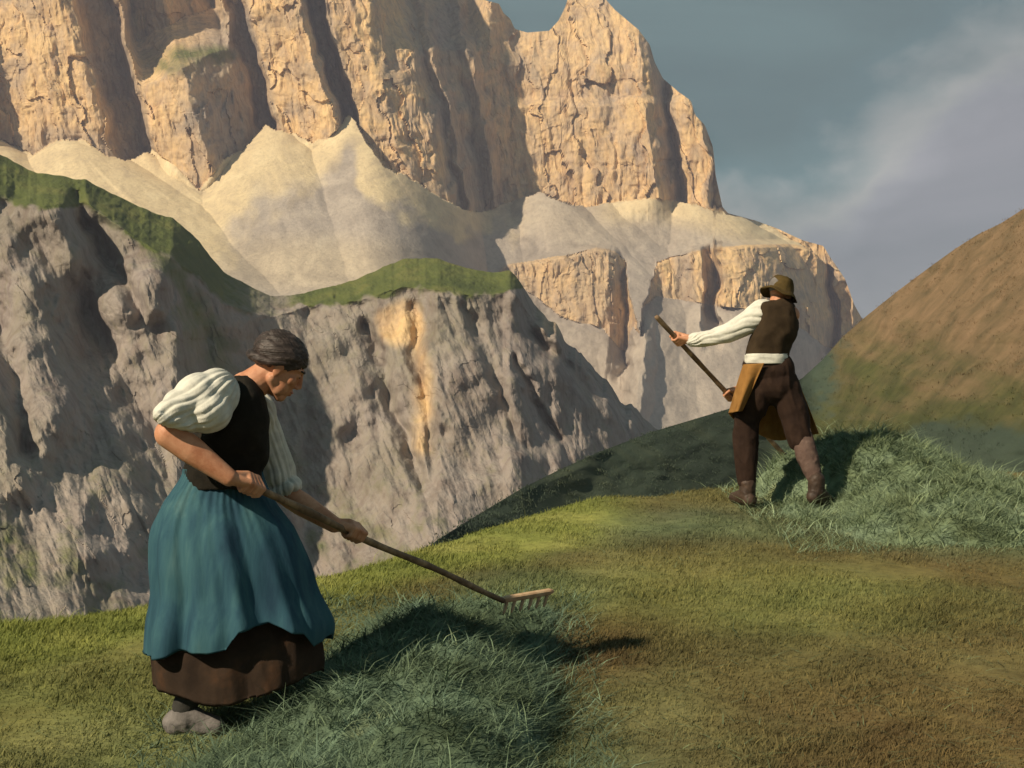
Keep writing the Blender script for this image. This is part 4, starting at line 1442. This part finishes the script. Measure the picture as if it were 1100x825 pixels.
def build_man():
    px = YM / F_PX
    base = M_(842, 545, -0.1)
    parts = []
    Fv = unit([0.50, 0.82, -0.30])
    Uv = unit(np.array([0.16, 0.26, 0.95]) - Fv * np.dot([0.16, 0.26, 0.95], Fv))
    C = M_(838.5, 312.5, 0.03)
    hp, hq, hfr = head_parts(C, Fv, Uv, 0.98)
    parts += hp
    parts += [cap(M_(834, 334, 0), M_(837, 319, 0.02), 0.066, 0.058)]
    chest, waist, pelvis = M_(834, 346, 0), M_(825, 380, 0), M_(826, 397, 0)
    parts += [cap(chest, waist, 0.115, 0.11, ((1, 0, 0), 1.2)), cap(waist, pelvis, 0.11, 0.115, ((1, 0, 0), 1.2)), cap(M_(822, 336, 0), M_(849, 338, 0.02), 0.065, 0.065)]
    hl = on_line(FK0, FK1, 728.0)
    shl, ell_, wrl = M_(817, 338, 0), M_(783, 359, 0.0), M_(746, 365.5, hl[1] - YM - 0.04)
    parts += chain([shl, ell_, wrl], [0.062, 0.050, 0.034])
    parts += fist(hl, -FKA, (0.55, -0.65, 0.35), wrl, 0.034, 0.018, -1)
    hr = on_line(FK0, FK1, 783.5)
    shr, elr, wrr = M_(843, 340, 0.08), M_(834, 384, 0.30), M_(797, 417, hr[1] - YM + 0.06)
    parts += chain([shr, elr, wrr], [0.060, 0.050, 0.033])
    parts += fist(hr, -FKA, (0.35, 0.5, 0.6), wrr, 0.033, 0.018, 1)
    hipl, kneel, ankl = M_(814, 402, 0), M_(801, 462, 0.08), M_(803, 524, 0.03)
    hipr, kneer, ankr = M_(840, 402, 0), M_(863, 468, -0.06), M_(877, 520, -0.22)
    feet = ((ankl, M_(789, 534, 0.20)), (ankr, M_(893, 541, -0.10)))
    for h, k, a in ((hipl, kneel, ankl), (hipr, kneer, ankr)):
        parts += chain([h, k], [0.092, 0.060]) + chain([k, k * 0.65 + a * 0.35, a], [0.056, 0.056, 0.038])
    for a, toe in feet:
        parts += [cap(a, a + np.array([0, 0, -0.07]), 0.038, 0.032), cap(a + np.array([0, 0, -0.075]), toe, 0.032, 0.028)]
    me = fuse(parts, 0.0045, 4)
    man = place('person', me, M_SKIN, None, base)
    man['label'] = 'man in dark waistcoat and felt hat seen from behind among the hay'
    man['category'] = 'person'
    k = 0.0098
    for sgn in (-1, 1):
        place('eye', merge_raw([ell(hq(8.65, 3.0 * sgn, -0.05), np.array([0.75, 1.05, 0.6]) * k, hfr)]), M_EYE, man)
    me = fuse([ell(hq(-1.2, 0, 2.4), np.array([9.6, 7.9, 8.9]) * k, hfr)], 0.005, 2)
    co = get_co(me)
    rel = (co - C) @ hfr.T / k
    line = np.interp(rel[:, 0], [-11, -6, -1, 2, 5, 9.5], [-2.5, -2.0, 0.0, 1.0, 3.2, 5.0])
    below = np.clip((line - rel[:, 2]) / 1.2, 0, 1)
    set_co(me, C + (rel * (1 - 0.2 * below[:, None]) * k) @ hfr)
    place('hair', me, M_SHOE, man)
    # --- hat
    HU = unit([0.30, 0.10, 0.95])
    e1 = unit(np.cross((0, 1, 0), HU))
    e2 = np.cross(HU, e1)
    hc = M_(838.5, 312.0, 0.02)
    rows = []
    th = np.linspace(0, 2 * np.pi, 72, endpoint=False)
    prof = [(0.001, 0.104), (0.036, 0.101), (0.060, 0.090), (0.076, 0.070), (0.084, 0.048), (0.089, 0.030), (0.092, 0.006), (0.108, -0.010), (0.122, -0.020), (0.136, -0.030), (0.137, -0.036), (0.122, -0.028), (0.100, -0.014), (0.086, 0.0), (0.082, 0.03), (0.06, 0.09), (0.001, 0.10)]
    for r_, h_ in prof:
        brim = max(0, (r_ - 0.088) / 0.045)
        wav = brim * (-0.030 * np.cos(th - 0.25) ** 2 * (np.cos(th - 0.25) > 0) + 0.012 * np.sin(2 * th + 1.0) + 0.006 * np.sin(5 * th))
        dent = -0.014 * np.exp(-((th - 1.2) / 0.7) ** 2) * (h_ > 0.10)
        rr = r_ * (1 + 0.03 * np.sin(3 * th + 1))
        rows.append(hc + (np.cos(th) * rr * 1.0)[:, None] * e1 + (np.sin(th) * rr * 1.12)[:, None] * e2 + (h_ + wav + dent)[:, None] * HU)
    me = raw(np.array(rows).reshape(-1, 3), grid_faces(len(rows), 72, True))
    wrinkle(me, 0.008, 13, np.eye(3), 71, False)
    hat = place('hat', me, M_HAT, man)
    fp = [M_(841.5, 304, -0.125), M_(838, 298.5, -0.125), M_(834, 293.5, -0.11)]
    me = fuse(chain(fp, [0.008, 0.016, 0.004]), 0.003, 2)
    place('feather', me, M_LINEN, hat)
    # --- shirt sleeves
    sl = chain([M_(819, 337, 0), M_(803, 347, -0.01), M_(783, 357.5, 0.0), M_(764, 363, 0.03), M_(744, 365.3, hl[1] - YM - 0.045)], [0.100, 0.082, 0.068, 0.057, 0.043]) + [cap(M_(830, 342, 0), M_(838, 344, 0), 0.09, 0.09)]
    sl += chain([shr, elr, (elr + wrr) / 2, wrr], [0.075, 0.062, 0.052, 0.042])
    me = fuse(sl, 0.006, 6)
    gathers(me, M_(822, 335, 0), M_(744, 366, 0.06), 11, 0.011, 35)
    place('shirt', me, M_LINEN, man)
    # --- waistcoat, sash, trousers
    secs = [(321, 828, 847, 0.070, 0.0), (323.5, 819, 851, 0.105, 0), (329, 815, 855, 0.135, 0), (340, 815, 857.5, 0.140, 0), (352, 811, 857.5, 0.150, 0), (362, 806, 856, 0.150, 0), (372, 803, 851, 0.145, 0), (383, 801, 847, 0.140, 0)]
    co, f = loft(densify(secs, 36), M_, 72, p=2.5)
    me = raw(co, f)
    wrinkle(me, 0.016, 8, ((1, 0, 0.3), (0, 1, 0), (-0.3, 0, 0.7)), 75)
    place('waistcoat', me, M_VEST, man)
    secs = [(380, 800.5, 847.5, 0.148, 0), (383, 800, 848, 0.153, 0), (387, 800, 848.5, 0.153, 0), (390.5, 800, 849, 0.150, 0)]
    co, f = loft(densify(secs, 10), M_, 64, p=2.5)
    me = raw(co, f)
    wrinkle(me, 0.008, 14, ((0.4, 0, 0), (0, 0.4, 0), (0, 0, 2.5)), 77)
    place('sash', me, M_LINEN, man)
    tr = [cap(M_(820, 398, 0), M_(832, 399, 0), 0.150, 0.150, ((0, 1, 0), 0.95)), cap(M_(824, 412, 0), M_(834, 413, 0), 0.155, 0.160, ((0, 1, 0), 0.9))]
    tr += chain([M_(815, 418, 0), M_(803, 450, 0.05), M_(800.5, 478, 0.06), M_(802, 500, 0.045), M_(802.5, 516, 0.035)], [0.125, 0.096, 0.090, 0.078, 0.066])
    tr += chain([M_(843, 418, 0), M_(853, 446, -0.03), M_(860, 474, -0.06)], [0.125, 0.102, 0.086])
    me = fuse(tr, 0.006, 8)
    wrinkle(me, 0.016, 7, ((1, 0, 0), (0, 1, 0), (0.5, 0, 0.6)), 79)
    place('trousers', me, M_TROUS, man)
    me = fuse(chain([M_(862, 470, -0.06), M_(867, 490, -0.13), M_(876, 516, -0.21)], [0.074, 0.076, 0.052]), 0.006, 5)
    wrinkle(me, 0.007, 16, np.eye(3), 81)
    place('stocking', me, M_MAUVE, man)
    for a, toe in feet:
        d = unit((toe - a) * np.array([1, 1, 0]))
        heel = a + np.array([0, 0, -0.085]) - d * 0.045
        bt = [cap(a + np.array([0, 0, 0.03]), a + np.array([0, 0, -0.06]), 0.058, 0.056), cap(heel, toe, 0.040, 0.040), cap(a + np.array([0, 0, -0.05]), toe, 0.055, 0.036), ell(heel + d * 0.01, (0.05, 0.05, 0.05))]
        me = fuse(bt, 0.006, 4)
        wrinkle(me, 0.006, 18, np.eye(3), 83)
        place('boot', me, M_BOOT, man)
    # --- ochre apron hanging in front of him, its sides showing round the legs
    tx = [(821, 390, -0.166), (806, 391, -0.14), (799, 392, 0.0), (806, 392, 0.17), (825, 392, 0.19), (842, 392, 0.17), (849, 392, 0.06)]
    mx = [(811, 414, -0.165), (797, 416, -0.13), (789, 418, 0.04), (803, 425, 0.24), (828, 432, 0.27), (850, 430, 0.22), (863, 420, 0.0)]
    bx = [(798, 441, -0.12), (789, 443, -0.09), (784, 446, 0.10), (806, 462, 0.28), (833, 473, 0.30), (858, 470, 0.24), (879, 466, -0.03)]
    nr, nc = 40, 80
    rows = []
    for i in range(nr):
        t = i / (nr - 1)
        w0, w1, w2 = (1 - t) ** 2, 2 * t * (1 - t), t * t
        ctl = np.array(tx) * (w0 + w1 * 0.25) + np.array(mx) * w1 * 0.5 + np.array(bx) * (w2 + w1 * 0.25)
        cc = densify(ctl, nc)
        for j, (a_, b_, c_) in enumerate(cc):
            s_ = j / (nc - 1)
            rows.append(M_(a_, b_, c_ + t * 0.034 * math.sin(s_ * 26 + 1.5 * t) + 0.012 * t * math.sin(s_ * 47)))
    co = np.array(rows)
    f1 = grid_faces(nr, nc)
    me = raw(co, f1)
    ap = place('apron', me, M_OCHRE, man)
    sol = ap.modifiers.new('thick', 'SOLIDIFY')
    sol.thickness = 0.006


build_man()

# ------------------------------------------------------------------ air
def build_haze():
    m = bpy.data.materials.new('air')
    m.use_nodes = True
    t = m.node_tree
    t.nodes.clear()
    o = t.nodes.new('ShaderNodeOutputMaterial')
    v = t.nodes.new('ShaderNodeVolumePrincipled')
    v.inputs['Color'].default_value = (0.76, 0.76, 1.0, 1)
    v.inputs['Density'].default_value = 0.00019
    v.inputs['Anisotropy'].default_value = 0.0
    t.links.new(v.outputs[0], o.inputs['Volume'])
    x0, x1, y0, y1, z0, z1 = -1300, 1300, -200, 1900, -96.5, 620
    co = np.array([[x, y, z] for z in (z0, z1) for y in (y0, y1) for x in (x0, x1)], float)
    f = [0, 2, 3, 1, 4, 5, 7, 6, 0, 1, 5, 4, 2, 6, 7, 3, 0, 4, 6, 2, 1, 3, 7, 5]
    h = mesh_obj('haze', co, f, 4, m)
    h['kind'] = 'stuff'


build_haze()
